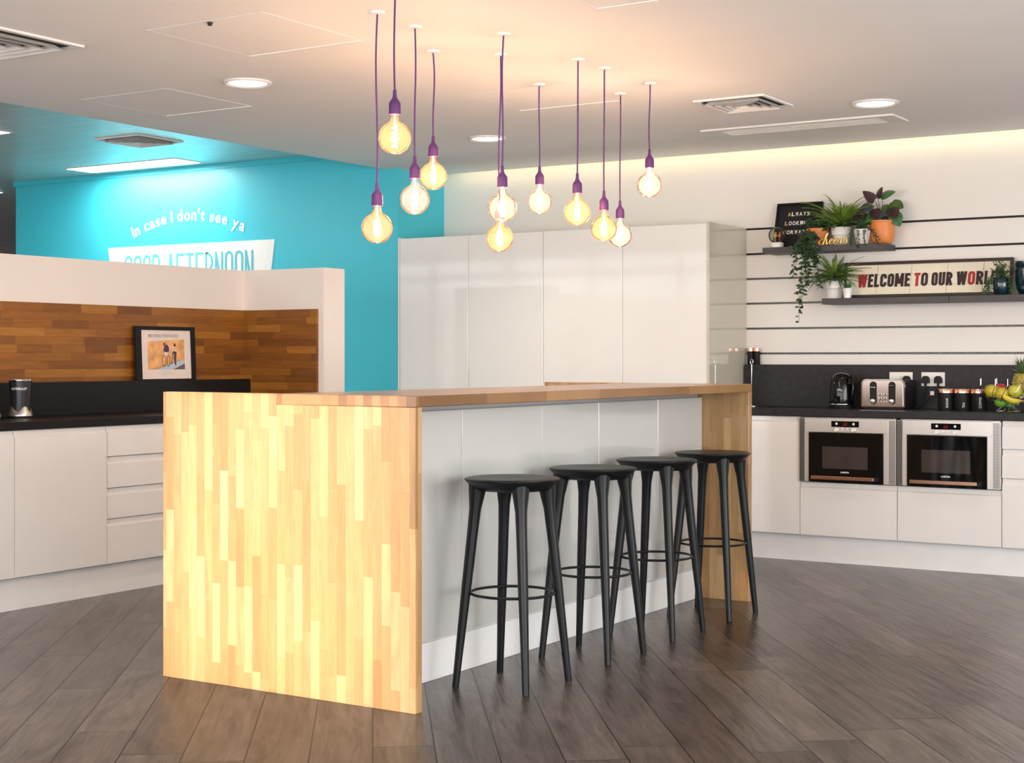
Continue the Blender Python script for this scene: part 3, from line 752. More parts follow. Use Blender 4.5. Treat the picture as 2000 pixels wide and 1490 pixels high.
# welcome sign
xs0, xs1 = onY(1643, 550, 9.2).x, onY(1974, 540, 9.2).x
t, fn, w, h = leaning_frame('welcome_sign', xs0, xs1, SL, .232, 9.225, 9.29, .017, .024, mat('dark_wood_frame', (.045, .03, .026), .45), 'long cinema style sign reading WELCOME TO OUR WORLD on lower shelf', 'sign')
for k in range(5):
    xa = onY((1643, 1707.8, 1773.9, 1845, 1915.8, 1974)[k], 550, 9.2).x - xs0; xb = onY((1643, 1707.8, 1773.9, 1845, 1915.8, 1974)[k + 1], 550, 9.2).x - xs0
    xa = max(xa, .017) + .0012; xb = min(xb, w - .017) - .0012
    m = MB()
    for z0, z1 in ((.017, .078), (.0795, .1515), (.153, .215)):
        m.add([fn(xa, z0, .010), fn(xb, z0, .010), fn(xb, z1, .010), fn(xa, z1, .010), fn(xa, z0, .004), fn(xb, z0, .004), fn(xb, z1, .004), fn(xa, z1, .004)], [(0, 1, 2, 3), (4, 7, 6, 5), (0, 4, 5, 1), (1, 5, 6, 2), (2, 6, 7, 3), (3, 7, 4, 0)])
    m.build('letter_tile', IVORY, t)
H = .087; zb_ = .069
def sign_word(word, pxa, pxb, reds):
    a0 = onY(pxa, 550, 9.2).x - xs0; a1 = onY(pxb, 550, 9.2).x - xs0
    ws_ = [{'W': 1.45, 'M': 1.35, 'E': .82, 'L': .78, 'T': .85}.get(c_, 1.) for c_ in word]; gap = .14
    u = (a1 - a0) / (sum(ws_) + gap * (len(word) - 1)); x = a0
    mk = MB(); mr = MB()
    for i, c_ in enumerate(word):
        S_ = .0175 if c_ not in 'WM' else .0175
        for pts, cl in glyph(c_, ws_[i] * u, H, S_):
            strip(mr if i in reds else mk, pts, S_, lambda a, b, d: fn(x + a, zb_ + b, d), .0115, cl)
        x += (ws_[i] + gap) * u
    if mk.v: mk.build('dark_letters', INK, t)
    if mr.v: mr.build('red_letter', REDI, t)
sign_word('WELCOME', 1671, 1773, (0,)); sign_word('TO', 1781, 1808, (0,)); sign_word('OUR', 1815, 1856, ()); sign_word('WORLD', 1864, 1946, (1,))

# ------------------------------------------------------------------ pots and plants
def fern(mb, c, n, length, rise, seed, wide=.020, drop=.9):
    rnd = random.Random(seed)
    for i in range(n):
        az = 2 * PI * i / n + rnd.uniform(-.3, .3); L = length * rnd.uniform(.65, 1.1); el = rnd.uniform(*rise)
        d = Vector((math.cos(az), math.sin(az), 0)); pts = []; p = Vector(c) + d * .01; K_ = 20; ang = el; 
        for k in range(K_ + 1):
            pts.append(p.copy()); p = p + (d * math.cos(ang) + Vector((0, 0, 1)) * math.sin(ang)) * (L / K_); ang -= drop * rnd.uniform(.7, 1.2) * .085
        pts = [Vector((q.x, min(q.y, YLIM), max(q.z, c[2] - .08))) for q in pts]
        mb.tube(pts[::2], [.0016] * len(pts[::2]), 4)
        for k in range(2, K_):
            s = k / K_; wl = wide * (math.sin(PI * min(1, s * .9 + .12)) ** .7) * rnd.uniform(.8, 1.15)
            t_ = (pts[k + 1] - pts[k - 1]).normalized(); sd = t_.cross(Vector((0, 0, 1)))
            if sd.length < .1: sd = Vector((-d.y, d.x, 0))
            sd.normalize(); nrm = sd.cross(t_)
            for sg in (-1, 1):
                a = pts[k]; tip = a + sd * sg * wl + t_ * wl * .35 - nrm * -.15 * wl; w_ = t_ * (L / K_ * .42)
                if tip.y > YLIM: tip.y = YLIM
                mb.add([a - w_, a + (tip - a) * .55 - w_ * .9, tip, a + (tip - a) * .45 + w_ * .9, a + w_], [(0, 1, 2, 3, 4)])
YLIM = YW - .012
def leaf(mb, base, d, up, L, Wd, fold=.15):
    d = d.normalized(); s = d.cross(up)
    if s.length < .05: s = d.cross(Vector((1, .2, 0)))
    s.normalize(); n = s.cross(d)
    P = [base, base + d * L * .35 + s * Wd * .5 + n * Wd * fold, base + d * L * .7 + s * Wd * .36 + n * Wd * fold * .7, base + d * L - n * L * .08, base + d * L * .7 - s * Wd * .36 + n * Wd * fold * .7, base + d * L * .35 - s * Wd * .5 + n * Wd * fold, base + d * L * .5]
    for q in P: q.y = min(q.y, YLIM)
    mb.add(P, [(0, 1, 6), (1, 2, 6), (2, 3, 6), (3, 4, 6), (4, 5, 6), (5, 0, 6)])
def trailing(mb, path, r, nleaf, L, rnd, spread=1.):
    mb.tube(path, r, 5)
    for k in range(nleaf):
        s = (k + rnd.random()) / nleaf * (len(path) - 1); i = min(int(s), len(path) - 2); p = Vector(path[i]).lerp(Vector(path[i + 1]), s - i)
        az = rnd.uniform(0, 2 * PI); d = Vector((math.cos(az), math.sin(az) * .8, rnd.uniform(-.9, .3))) * spread
        leaf(mb, p, d, Vector((0, -1, .6)), L * rnd.uniform(.7, 1.2), L * .55)
def pot(t, prof, m, soil=True, n=40):
    MB().lathe(prof, n).build('pot', m, t, smooth=True, angle=40)
    if soil:
        r, z = prof[-1]; MB().lathe([(0, z + .002), (r + .001, z + .002)], 24).build('soil', SOIL, t)
def tier_pot(r, h):  # two-stage white ceramic planter
    return [(0, 0), (r * .78, 0), (r * .80, .003), (r * .84, h * .46), (r * .86, h * .48), (r * .80, h * .50), (r * .84, h * .52), (r * .99, h * .58), (r, h * .97), (r * .98, h), (r * .92, h), (r * .90, h * .88)]
def taper_pot(r, h, b=.76): return [(0, 0), (r * b, 0), (r * (b + .01), .002), (r, h * .98), (r * .98, h), (r * .92, h), (r * .90, h * .88)]

# hanging ivy in a terracotta pot
pI = onY(1598, 470, 9.20)
t = thing('trailing_ivy_plant', (pI.x, 9.195, SU), 'trailing ivy with long leafy strands spilling over upper shelf, orange pot', 'plant')
pot(t, taper_pot(.072, .115), POTO)
rnd = random.Random(5); m = MB()
def P_(px, py, y=9.04): q = onY(px, py, y); return q - Vector((pI.x, 9.195, SU))
for k in range(46):   # bushy mass on top of the pot
    az = rnd.uniform(0, 2 * PI); r = rnd.uniform(.02, .10); a = Vector((0, 0, .11)); b = Vector((math.cos(az) * r * 1.0, math.sin(az) * r * .8 - .03, .11 + rnd.uniform(-.02, .07)))
    trailing(m, [a, (a + b) / 2 + Vector((0, 0, .02)), b], .0012, 7, .030, rnd)
strands = [((1590, 445), (1583, 470), (1572, 500), (1565, 540), (1560, 590), (1561, 628)), ((1592, 450), (1578, 480), (1566, 515), (1570, 560), (1565, 600)),
           ((1590, 450), (1586, 480), (1592, 505), (1597, 535), (1602, 562)), ((1585, 450), (1572, 475), (1556, 500), (1552, 525), (1550, 545)),
           ((1590, 450), (1580, 475), (1574, 500), (1577, 530), (1575, 570)), ((1590, 450), (1587, 475), (1588, 500), (1580, 520), (1582, 545)),
           ((1592, 455), (1590, 480), (1598, 505), (1597, 520)), ((1580, 450), (1564, 470), (1552, 488), (1548, 500))]
for j in range(2):
    for st in strands:
        pts = []
        for i, (x, y) in enumerate(st):
            yy = 9.17 if i == 0 else (9.03 - rnd.uniform(0, .03)); pts.append(P_(x + rnd.uniform(-3.5, 3.5), y + rnd.uniform(-4, 2) - (0 if j == 0 else (i / len(st)) * rnd.uniform(0, 24)), yy))
        fine = []
        for i in range(len(pts) - 1):
            for s in range(4): fine.append(pts[i].lerp(pts[i + 1], s / 4))
        fine.append(pts[-1]); trailing(m, fine, .0011, int(len(fine) * 1.25), .033, rnd)
for k in range(60):
    a = P_(1577 + rnd.uniform(-14, 13), 462 + rnd.uniform(-14, 34), 9.035 + rnd.uniform(-.02, .015)); trailing(m, [a, a + Vector((rnd.uniform(-.02, .02), -.01, -.03))], .001, 5, .030, rnd)
m.build('foliage', LEAFD, t)

# snow globe
pG = onY(1518, 480, 9.125)
t = thing('snow_globe', (pG.x, 9.125, SU), 'snow globe with two tiny birds at the left of upper shelf', 'snow globe')
MB().lathe([(0, 0), (.040, 0), (.042, .004), (.042, .026), (.038, .032), (.030, .034), (0, .034)], 32).build('base', POTW, t, smooth=True, angle=40)
MB().sphere((0, 0, .080), .055, 32, 20).build('glass_ball', thin_glass('globe_glass', (.80, .84, .84), (.4, .4, .4), .12), t, smooth=True)
for dx, col, nm in ((-.014, mat('bird_yellow', (.85, .55, .03), .5), 'yellow'), (.016, mat('bird_red', (.75, .12, .12), .5), 'red')):
    b = MB().sphere((dx, 0, .078), .011, 14, 8, (1, .8, 1.25)).sphere((dx + .004, -.002, .094), .0065, 10, 6).tube([(dx - .003, 0, .068), (dx - .003, 0, .040)], .0013, 5).tube([(dx + .003, 0, .068), (dx + .003, 0, .040)], .0013, 5).tube([(dx - .006, 0, .078), (dx - .014, 0, .068)], [.006, .001], 6)
    b.build('bird_figure', col, t, smooth=True)['label'] = nm + ' bird figure'

# fern on upper shelf
pF = onY(1643, 476, 9.18)
t = thing('potted_fern', (pF.x, 9.185, SU), 'bright feathery fern in a two tier white pot on the upper shelf', 'plant', 'ferns in white pots')
pot(t, tier_pot(.064, .115), POTW)
YLIM_w = YLIM; YLIM = YW - .012 - 9.185
m = MB(); fern(m, (0, 0, .105), 44, .30, (.75, 1.5), 11, .015, .70); fern(m, (0, 0, .105), 30, .21, (.8, 1.5), 12, .015, .5); m.build('foliage', FERN, t)
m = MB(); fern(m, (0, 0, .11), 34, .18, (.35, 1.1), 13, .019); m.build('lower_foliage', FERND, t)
# small trailing plant
pS = onY(1684, 476, 9.13)
t = thing('small_trailing_plant', (pS.x, 9.13, SU), 'small dark green trailing plant in white pot beside the large orange pot', 'plant')
pot(t, taper_pot(.054, .092, .66), POTW)
rnd = random.Random(21); m = MB(); YLIM = YW - .012 - 9.13
for k in range(44):
    az = rnd.uniform(0, 2 * PI); r = rnd.uniform(.02, .075); b = Vector((math.cos(az) * r, math.sin(az) * r, .09 + rnd.uniform(.0, .085)))
    trailing(m, [Vector((0, 0, .085)), b * .6 + Vector((0, 0, .05)), b], .001, 9, .014, rnd)
for x, l in ((-.055, .10), (-.045, .085), (-.012, .13), (-.004, .10), (.03, .10), (.035, .08), (.07, .085), (.078, .10), (.085, .07)):
    path = [Vector((x * .5, -.02, .09)), Vector((x, -.052, .085))] + [Vector((x + rnd.uniform(-.004, .004) + (.0 if x < .05 else s * .01), -.062, .085 - l * s / 5)) for s in range(1, 6)]
    trailing(m, path, .001, 26, .012, rnd, .8)
m.build('foliage', LEAFD, t)
# orange pot with dark leaves
pO = onY(1724, 474, 9.195)
t = thing('dark_leaf_plant', (pO.x, 9.19, SU), 'plant with broad purple and green leaves in a large orange pot', 'plant')
pot(t, [(0, 0), (.045, 0), (.058, .006), (.068, .022), (.073, .050), (.077, .120), (.078, .132), (.082, .134), (.082, .144), (.077, .145), (.074, .130)], POTO)
rnd = random.Random(4)
def heart(mb, c, d, up, L, Wd):
    d = d.normalized(); s = d.cross(up).normalized(); n = s.cross(d); pts = []
    for a, b in ((0, 0), (.12, -.1), (.36, -.12), (.50, .08), (.50, .32), (.36, .62), (.16, .86), (0, 1.)): pts.append((a, b))
    vs = [c + d * L * .4 + n * -.0]; ring = [c + s * a * Wd + d * b * L - n * (abs(a) * .25 * Wd + (b ** 2) * .15 * L) for a, b in pts] + [c - s * a * Wd + d * b * L - n * (abs(a) * .25 * Wd + (b ** 2) * .15 * L) for a, b in pts[-2:0:-1]]
    k = len(ring); mb.add(vs + ring, [(0, i + 1, (i + 1) % k + 1) for i in range(k)])
Yl = YW - .015 - 9.19
for dx, dz, sz, dd, mt in ((-.075, .105, .075, (-.5, -.4, -.5), LEAFB), (-.105, .055, .07, (-.9, -.3, -.3), LEAFP), (-.045, .135, .07, (-.3, -.2, .3), LEAFP), (-.055, .045, .065, (-.3, -.6, -.6), LEAFG),
                           (-.035, .07, .06, (.2, -.6, -.7), LEAFP), (.005, .16, .07, (.6, -.1, .15), LEAFG), (.030, .10, .078, (.1, -.8, -.8), LEAFG), (.06, .115, .07, (.8, -.3, -.4), FERND),
                           (.035, .05, .085, (.2, -.7, -.7), LEAFB), (.065, .07, .07, (.5, -.5, -.6), LEAFP), (-.01, .06, .07, (-.1, -.7, -.5), LEAFB), (.085, .035, .07, (.5, -.2, -1), LEAFG), (-.105, .02, .05, (-.4, -.5, -.5), FERND), (-.02, .15, .055, (.3, -.2, .5), LEAFP)):
    c = Vector((dx, rnd.uniform(-.05, .03), .145 + dz)); m = MB(); heart(m, c, Vector(dd), Vector((0, -.8, .8)), sz * 1.25, sz * 1.2)
    for v in m.v: v.y = min(v.y, Yl)
    lf = m.build('leaf', mt, t, smooth=True, angle=80)
    MB().tube([Vector((dx * .2, 0, .12)), Vector((dx * .5, c.y * .5, .145 + dz * .55)), c], .0019, 5).build('stem', STEM, lf, smooth=True)

# fern on lower shelf
YLIM = YW - .012 - 9.185
pF = onY(1630, 583, 9.185)
t = thing('potted_fern', (pF.x, 9.185, SL), 'dark green fern in a two tier white pot left of the welcome sign', 'plant', 'ferns in white pots')
pot(t, tier_pot(.060, .115), POTW)
m = MB(); fern(m, (0, 0, .10), 32, .25, (.7, 1.5), 31, .016, .7); m.build('foliage', FERN, t)
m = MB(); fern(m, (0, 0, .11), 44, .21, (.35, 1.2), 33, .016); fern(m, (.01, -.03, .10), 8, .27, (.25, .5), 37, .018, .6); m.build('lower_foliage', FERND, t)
# little grass plant
pG = onY(1654, 584, 9.105)
t = thing('small_spiky_plant', (pG.x, 9.115, SL), 'tiny spiky succulent in small white pot beside the lower fern', 'plant')
pot(t, taper_pot(.029, .062, .8), POTW)
rnd = random.Random(8); m = MB()
for k in range(34):
    az = rnd.uniform(0, 2 * PI); el = rnd.uniform(.6, 1.5); L = rnd.uniform(.05, .09); d = Vector((math.cos(az) * math.cos(el), math.sin(az) * math.cos(el), math.sin(el))); b = Vector((d.x * .01, d.y * .01, .055)); s = d.cross(Vector((0, 0, 1))).normalized() * .0035
    m.add([b - s, b + s, b + d * L * .6 + s * .7, b + d * L, b + d * L * .6 - s * .7], [(0, 1, 2, 3, 4)])
m.build('foliage', mat('succulent_green', (.10, .24, .09), .5, var=.4), t)
# dark teal pots
pT = onY(1958, 572, 9.15)
YLIM = YW - .012 - 9.13
t = thing('wispy_trailing_plant', (pT.x, 9.13, SL), 'wispy trailing plant in dark glossy pot before the sign\'s right end', 'plant')
pot(t, [(0, 0), (.032, 0), (.040, .006), (.050, .035), (.053, .07), (.048, .098), (.042, .104), (.040, .104), (.038, .095)], POTT)
rnd = random.Random(15); m = MB()
for k in range(54):
    az = rnd.uniform(0, 2 * PI); r = rnd.uniform(.02, .075); b = Vector((math.cos(az) * r + .005, math.sin(az) * r * .6 - .02, .11 + rnd.uniform(-.01, .10) * (1.2 - r * 5)))
    trailing(m, [Vector((0, 0, .095)), b * .6 + Vector((0, 0, .05)), b], .001, 10, .014, rnd)
for k in range(11):
    sg = -1 if k % 3 else 1; x = sg * rnd.uniform(.05, .105 if sg < 0 else .085)
    path = [Vector((0, -.02, .10)), Vector((x * .6, -.03, .105))] + [Vector((x * (.7 + .3 * s / 5), -.035, .10 - .095 * s / 5)) for s in range(1, 6)]
    trailing(m, path, .001, 22, .014, rnd)
m.build('foliage', mat('wispy_green', (.04, .08, .02), .5, var=.6, scale=20), t)
pT = onY(2009, 572, 9.17)
t = thing('glazed_vase', (pT.x, 9.17, SL), 'dark teal glazed vase cut by the right picture edge', 'vase')
MB().lathe([(0, 0), (.045, 0), (.056, .008), (.074, .06), (.082, .13), (.082, .15), (.076, .155), (.076, .16), (.080, .165), (.080, .195), (.074, .195), (.072, .16), (.070, .03), (0, .02)], 40).build('body', POTT, t, smooth=True, angle=50)

# cheers sign : one bent gold ribbon
pC = onY(1598, 478, 9.10); pC2 = onY(1655, 470, 9.10); wC = pC2.x - pC.x
t = thing('cheers_sign', (pC.x + wC / 2, 9.10, SU), 'gold script sign reading cheers at the front of the upper shelf', 'sign')
u = wC / 6.35; path = []
def cc(pts, x0): path.extend([(x0 + a, b) for a, b in pts])
E_ = [(-.2, .25), (.25, .42), (.62, .78), (.45, 1.0), (.18, .80), (.12, .35), (.40, .02), (.80, .22)]
cc([(.75, .85), (.50, 1.0), (.15, .70), (.10, .25), (.40, .0), (.85, .30)], 0)
cc([(.25, 1.0), (.55, 1.95), (.36, 1.95), (.14, .9), (.02, .0), (.16, .6), (.50, .98), (.62, .7), (.60, .15), (.85, .05)], .95)
cc(E_, 2.05); cc(E_, 2.95); cc([(-.1, .3), (.25, .95), (.30, 1.1), (.38, .88), (.62, .9), (.60, .5), (.62, .08), (.85, .12)], 3.85)
cc([(0, .3), (.45, 1.1), (.70, .7), (.75, .25), (.45, -.02), (.15, .12)], 4.9)
pts = []
for i in range(len(path) - 1):
    p0 = path[max(i - 1, 0)]; p1 = path[i]; p2 = path[i + 1]; p3 = path[min(i + 2, len(path) - 1)]
    for s in range(5):
        q = s / 5; f_ = lambda a, b, c_, d: .5 * ((2 * b) + (-a + c_) * q + (2 * a - 5 * b + 4 * c_ - d) * q * q + (-a + 3 * b - 3 * c_ + d) * q ** 3)
        X_ = f_(p0[0], p1[0], p2[0], p3[0]); Z_ = f_(p0[1], p1[1], p2[1], p3[1]); pts.append(Vector((X_ * u * 1.08 + Z_ * u * .25 - wC / 2, 0, .0045 + Z_ * u * 1.15 + u * .03)))
MB().tube(pts, .0048, 8).build('script', GOLD, t, smooth=True)

# ================================================================== LEFT LEDGE : framed photograph
FX = -6.555
a, b = onX(262, 742, FX), onX(378, 742, FX); fw = b.y - a.y; fh = .318
t = thing('framed_photograph', (-6.535, (a.y + b.y) / 2, 1.1002), 'black framed cycling photograph standing on the black ledge', 'picture frame')
lean = .045
def ff(a_, b_, d): # a along +y from left, b up, d outward (+x)
    return Matrix.Rotation(-lean, 4, 'Y') @ Vector((d, a_ - fw / 2, b_))
def slab(mb, a0, a1, b0, b1, d0, d1):
    vs = [ff(x, y, d) for d in (d0, d1) for x, y in ((a0, b0), (a1, b0), (a1, b1), (a0, b1))]
    mb.add(vs, [(0, 1, 2, 3), (7, 6, 5, 4), (0, 4, 5, 1), (1, 5, 6, 2), (2, 6, 7, 3), (3, 7, 4, 0)])
bo = .022; m = MB()
bs = .045
slab(m, 0, fw, fh - bo, fh, -.012, .004); slab(m, 0, fw, 0, .008, -.012, .004); slab(m, 0, bs, .008, fh - bo, -.012, .004); slab(m, fw - bs * .75, fw, .008, fh - bo, -.012, .004)
m.build('frame', BLACKM, t)
m = MB(); slab(m, bs, fw - bs * .75, .008, fh - bo, -.010, -.004); mt_ = m.build('mount', mat('photo_mount', (.80, .68, .60), .5, var=.02), t)
def flat(poly, d, mm, name, par=None):
    mb = MB(); mb.add([ff(x * fw, y * fh, d) for x, y in poly], [tuple(range(len(poly)))]); return mb.build(name, mm, par or mt_)
X0, X1, Y0_, Y1_ = .20, .82, .20, .765
def q(x, y): return (X0 + (X1 - X0) * x, Y0_ + (Y1_ - Y0_) * y)
flat([q(0, 0), q(1, 0), q(1, 1), q(0, .92)], -.0035, mat('track_orange', (.80, .40, .16), .5, var=.25, scale=18), 'photo_print')
flat([q(.0, 0), q(.25, 0), q(1, .28), q(1, .36)], -.0032, mat('track_tan', (.62, .34, .16), .5), 'photo_print')
flat([q(.25, 0), q(.62, 0), q(1, .22), q(1, .34)], -.0030, mat('track_blue', (.42, .58, .70), .5), 'photo_print')
flat([q(.68, 0), q(1, 0), q(1, .20)], -.0029, mat('track_grey', (.12, .11, .16), .5), 'photo_print')
flat([q(.42, .60), q(.45, .78), q(.52, .84), (q(.58, .72)), q(.57, .58), q(.50, .56)], -.0028, mat('jersey_dark', (.07, .04, .11), .6), 'cyclist_figure')
flat([q(.43, .78), q(.46, .80), q(.485, .86), q(.46, .89), q(.43, .86)], -.0027, INK, 'cyclist_figure')
for px_, rx in ((.435, .045), (.555, .040)):
    mb = MB(); strip(mb, [(x, y) for x, y in arc(*q(px_, .28), rx * .62, 0, 340, 20, ry=.105)], .008, lambda a_, b_, d: ff(a_ * fw, b_ * fh, d), -.0027, True); mb.build('bicycle_wheel', INK, mt_)
flat([q(.44, .28), q(.50, .56), q(.56, .30), q(.53, .56), q(.47, .58)], -.0027, WHITEP, 'bicycle_frame')
flat([q(.65, .18), q(.68, .52), q(.71, .50), q(.70, .36), q(.73, .14), q(.765, .14), q(.76, .36), q(.785, .56), q(.74, .62), q(.70, .62), q(.67, .56), q(.625, .18)], -.0027, mat('trousers_dark', (.04, .05, .07), .6), 'standing_figure')
flat([q(.70, .60), q(.785, .58), q(.76, .74), q(.73, .78), q(.70, .72), q(.62, .66), q(.62, .64), q(.69, .66)], -.0026, mat('shirt_pale', (.72, .50, .40), .6), 'standing_figure')
flat([q(.71, .76), q(.76, .76), q(.755, .86), q(.72, .86)], -.0026, INK, 'standing_figure')
mb = MB(); font_text(mb, 'MOVING FORWARD', .026, lambda a_, b_: ff(.22 * fw + a_, .80 * fh + b_, -.003), width=.50 * fw); mb.build('caption', mat('caption_grey', (.35, .25, .28), .6), mt_)
mb = MB(); slab(mb, .43 * fw, .58 * fw, .155 * fh, .163 * fh, -.004, -.0034); slab(mb, .36 * fw, .64 * fw, .125 * fh, .130 * fh, -.004, -.0034); slab(mb, .43 * fw, .58 * fw, .100 * fh, .105 * fh, -.004, -.0034); mb.build('caption', mat('caption_pale', (.5, .42, .4), .6), mt_)

# blenders on the left worktop
def blender(px, label, rz=0):
    p = onX(px, 815, -6.36)
    t = thing('countertop_blender', (-6.36, p.y, .9202), label, 'blender', 'black countertop blenders', rz)
    MB().lathe([(0, 0), (.062, 0), (.063, .004), (.063, .012), (0, .012)], 36).build('foot', BLACKM, t, smooth=True, angle=40)
    vs = []; fs = []; n = 48; rows = 8
    for k in range(rows + 1):
        for i in range(n):
            a_ = 2 * PI * i / n; top = .048 + .013 * math.cos(4 * a_ + .9); z = .012 + (top - .012) * k / rows; r = .062 - .012 * (k / rows) ** 1.5
            vs.append((r * math.cos(a_), r * math.sin(a_), z))
    for k in range(rows):
        for i in range(n): j = (i + 1) % n; fs.append((k * n + i, k * n + j, (k + 1) * n + j, (k + 1) * n + i))
    MB().add(vs, fs).build('motor_base', STEEL, t, smooth=True)
    MB().lathe([(0, .03), (.048, .032), (.0495, .06), (.058, .185), (.0585, .190), (0, .190)], 40).build('cup', mat('gunmetal', (.05, .05, .055), .22, .6), t, smooth=True, angle=40)
    MB().lathe([(.059, .190), (.060, .192), (.060, .198), (.056, .202), (0, .202)], 40).build('cup_rim', CHROME, t, smooth=True, angle=40)
    # direction to the viewer
    d0 = math.atan2(-p.y, 6.36) ; m = MB(); cr = .0575
    font_text(m, 'NUTRIBULLET', .0165, lambda a_, b_: Vector(((cr + b_ * .08 + .0012) * math.cos(d0 - .12 + (a_ - .04) / cr), (cr + b_ * .08 + .0012) * math.sin(d0 - .12 + (a_ - .04) / cr), .147 + b_)), width=.080)
    m.build('logo_text', WHITEP, t)
blender(40, 'black and silver countertop blender standing on the left worktop')
blender(-23, 'second blender almost wholly beyond the left picture edge')

# ================================================================== RIGHT WORKTOP OBJECTS
ZT = .9202
# kettle
pK = onY(1644, 790, 9.06)
t = thing('electric_kettle', (pK.x, 9.06, ZT), 'glossy black electric kettle left of the toaster', 'kettle', rz=-.5)
MB().lathe([(0, 0), (.076, 0), (.078, .004), (.078, .018), (.070, .022), (0, .022)], 40).build('power_base', BLACKM, t, smooth=True, angle=40)
MB().lathe([(.073, .023), (.0745, .03), (.073, .08), (.069, .14), (.062, .185), (.050, .207), (.030, .217), (0, .221)], 44).build('body', BLACKG, t, smooth=True, angle=60)
MB().tube([(.055, 0, .190), (.085, 0, .200), (.102, 0, .17), (.102, 0, .10), (.090, 0, .055), (.070, 0, .05)], [.010, .011, .010, .010, .010, .009], 10).build('handle', BLACKG, t, smooth=True)
MB().tube([(-.05, 0, .165), (-.072, 0, .188), (-.084, 0, .198)], [.022, .016, .008], 12).build('spout', BLACKG, t, smooth=True)
MB().lathe([(.075, .023), (.0762, .026), (.0755, .029)], 44).build('trim_band', CHROME, t, smooth=True)
# toaster
xa, xb = onY(1682, 770, 8.98).x, onY(1767, 770, 8.98).x; tw_ = xb - xa; TH = .183
t = thing('four_slot_toaster', ((xa + xb) / 2, 8.98, ZT), 'shiny steel four slot toaster between kettle and wall socket', 'toaster')
def rr_poly(w2, z0, z1, r, n=6):
    P = [(-w2, z0), (w2, z0)]
    P += [(w2 - r + r * math.cos(a_), z1 - r + r * math.sin(a_)) for a_ in [PI / 2 * k / n for k in range(n + 1)]]
    P += [(-w2 + r + r * math.cos(a_), z1 - r + r * math.sin(a_)) for a_ in [PI / 2 + PI / 2 * k / n for k in range(n + 1)]]; return P
h2 = tw_ / 2
TF = mat('toaster_steel', (.50, .42, .38), .2, 1.)
MB().prism(rr_poly(h2, .016, TH, .030), lambda a_, b_, d: Vector((a_, d, b_)), 0, .012).build('front_trim', CHROME, t, smooth=True)
MB().prism(rr_poly(h2 - .010, .022, TH - .010, .022), lambda a_, b_, d: Vector((a_, d, b_)), -.003, .001).build('front_panel', TF, t, smooth=True)
MB().prism(rr_poly(h2 - .002, .016, TH - .002, .03), lambda a_, b_, d: Vector((a_, d, b_)), .012, .215).build('housing', BLACKM, t, smooth=True)
MB().box((-h2 + .012, .01, .002), (h2 - .012, .205, .016)).build('foot', BLACKM, t)
for sx_ in (-1, 1):
    cx_ = sx_ * .058
    MB().box((cx_ - .028, .03, TH - .0025), (cx_ + .028, .19, TH - .0005)).build('slot', DARK, t)
    cp = MB().prism([(cx_ + .0215 * math.cos(a_), (.148 if a_ <= PI else .052) + .0215 * math.sin(a_)) for a_ in [2 * PI * k / 24 for k in range(25)][:-1]], lambda a_, b_, d: Vector((a_, d, b_)), -.0055, -.003).build('control_plate', BLACKM, t, smooth=True)
    MB().box((cx_ - .002, -.0062, .07), (cx_ + .002, -.0056, .163)).build('lever_track', DARK, cp)
    zl = .128 if sx_ < 0 else .142
    MB().box((cx_ - .016, -.024, zl), (cx_ + .016, -.006, zl + (.010 if sx_ < 0 else .005)), .002).build('lever', CHROME, t)
    MB().lathe([(0, 0), (.0165, 0), (.015, .016), (0, .018)], 24).xf(Matrix.Translation((cx_, -.0055, .049)) @ Matrix.Rotation(PI / 2, 4, 'X')).build('dial', CHROME, t, smooth=True, angle=40)
    for k in range(3):
        MB().lathe([(.0085, 0), (.0085, .002), (.0065, .003), (.0065, .001), (0, .001)], 18).xf(Matrix.Translation((sx_ * .0155, -.003, .045 + k * .024)) @ Matrix.Rotation(PI / 2, 4, 'X')).build('button', CHROME, t, smooth=True, angle=40)
# wall sockets, plugs
YS = 9.2395
def socket(x0, x1, label):
    t = thing('wall_socket', ((x0 + x1) / 2, YS, 1.059), label, 'socket', 'white double wall sockets')
    w2 = (x1 - x0) / 2
    MB().box((-w2, -.009, 0), (w2, 0, .086), .003).build('plate', PLASTW, t)
    m = MB()
    for sx_ in (-.012, .012): m.box((sx_ - .007, -.013, .048), (sx_ + .007, -.009, .066))
    m.build('switch', PLASTW, t)
xs_a, xs_b = onY(1800, 740, YS).x, onY(1846, 740, YS).x
socket(xs_a, xs_b, 'white double wall socket with two black plugs, right of the toaster')
xs_c = onY(1783, 748, YS).x
socket(xs_c - .146, xs_c, 'white wall socket mostly hidden behind the toaster')
def plug(x, label, route, tagged=False):
    t = thing('power_plug', (x, YS - .010, 1.078), label, 'plug', 'black three pin plugs')
    P = [(-.022, 0), (.022, 0), (.024, .012), (.021, .032), (.010, .044), (-.010, .044), (-.021, .032), (-.024, .012)]
    MB().prism(P, lambda a_, b_, d: Vector((a_, d, b_)), -.026, 0).build('plug_body', BLACKM, t)
    cb = MB().tube([Vector(p) for p in route], .0042, 8).build('cable', BLACKM, t, smooth=True)
    MB().tube([Vector(route[0]), Vector(route[1])], [.0075, .0055], 10).build('cable_relief', BLACKM, t, smooth=True)
    if tagged:
        mid = Vector(route[2]); MB().box(mid + Vector((-.020, -.010, -.011)), mid + Vector((.004, -.0065, .014)), .001).build('cable_label', PLASTW, t)['label'] = 'white paper cable label'
c1 = onY(1810, 745, YS).x; c2 = onY(1834.5, 745, YS).x
plug(c1, 'left of the two plugs in the visible double socket', [(0, -.014, 0), (0, -.018, -.030), (-.008, -.028, -.070), (-.022, -.036, -.110), (-.045, -.045, -.145), (-.075, -.05, -.152)])
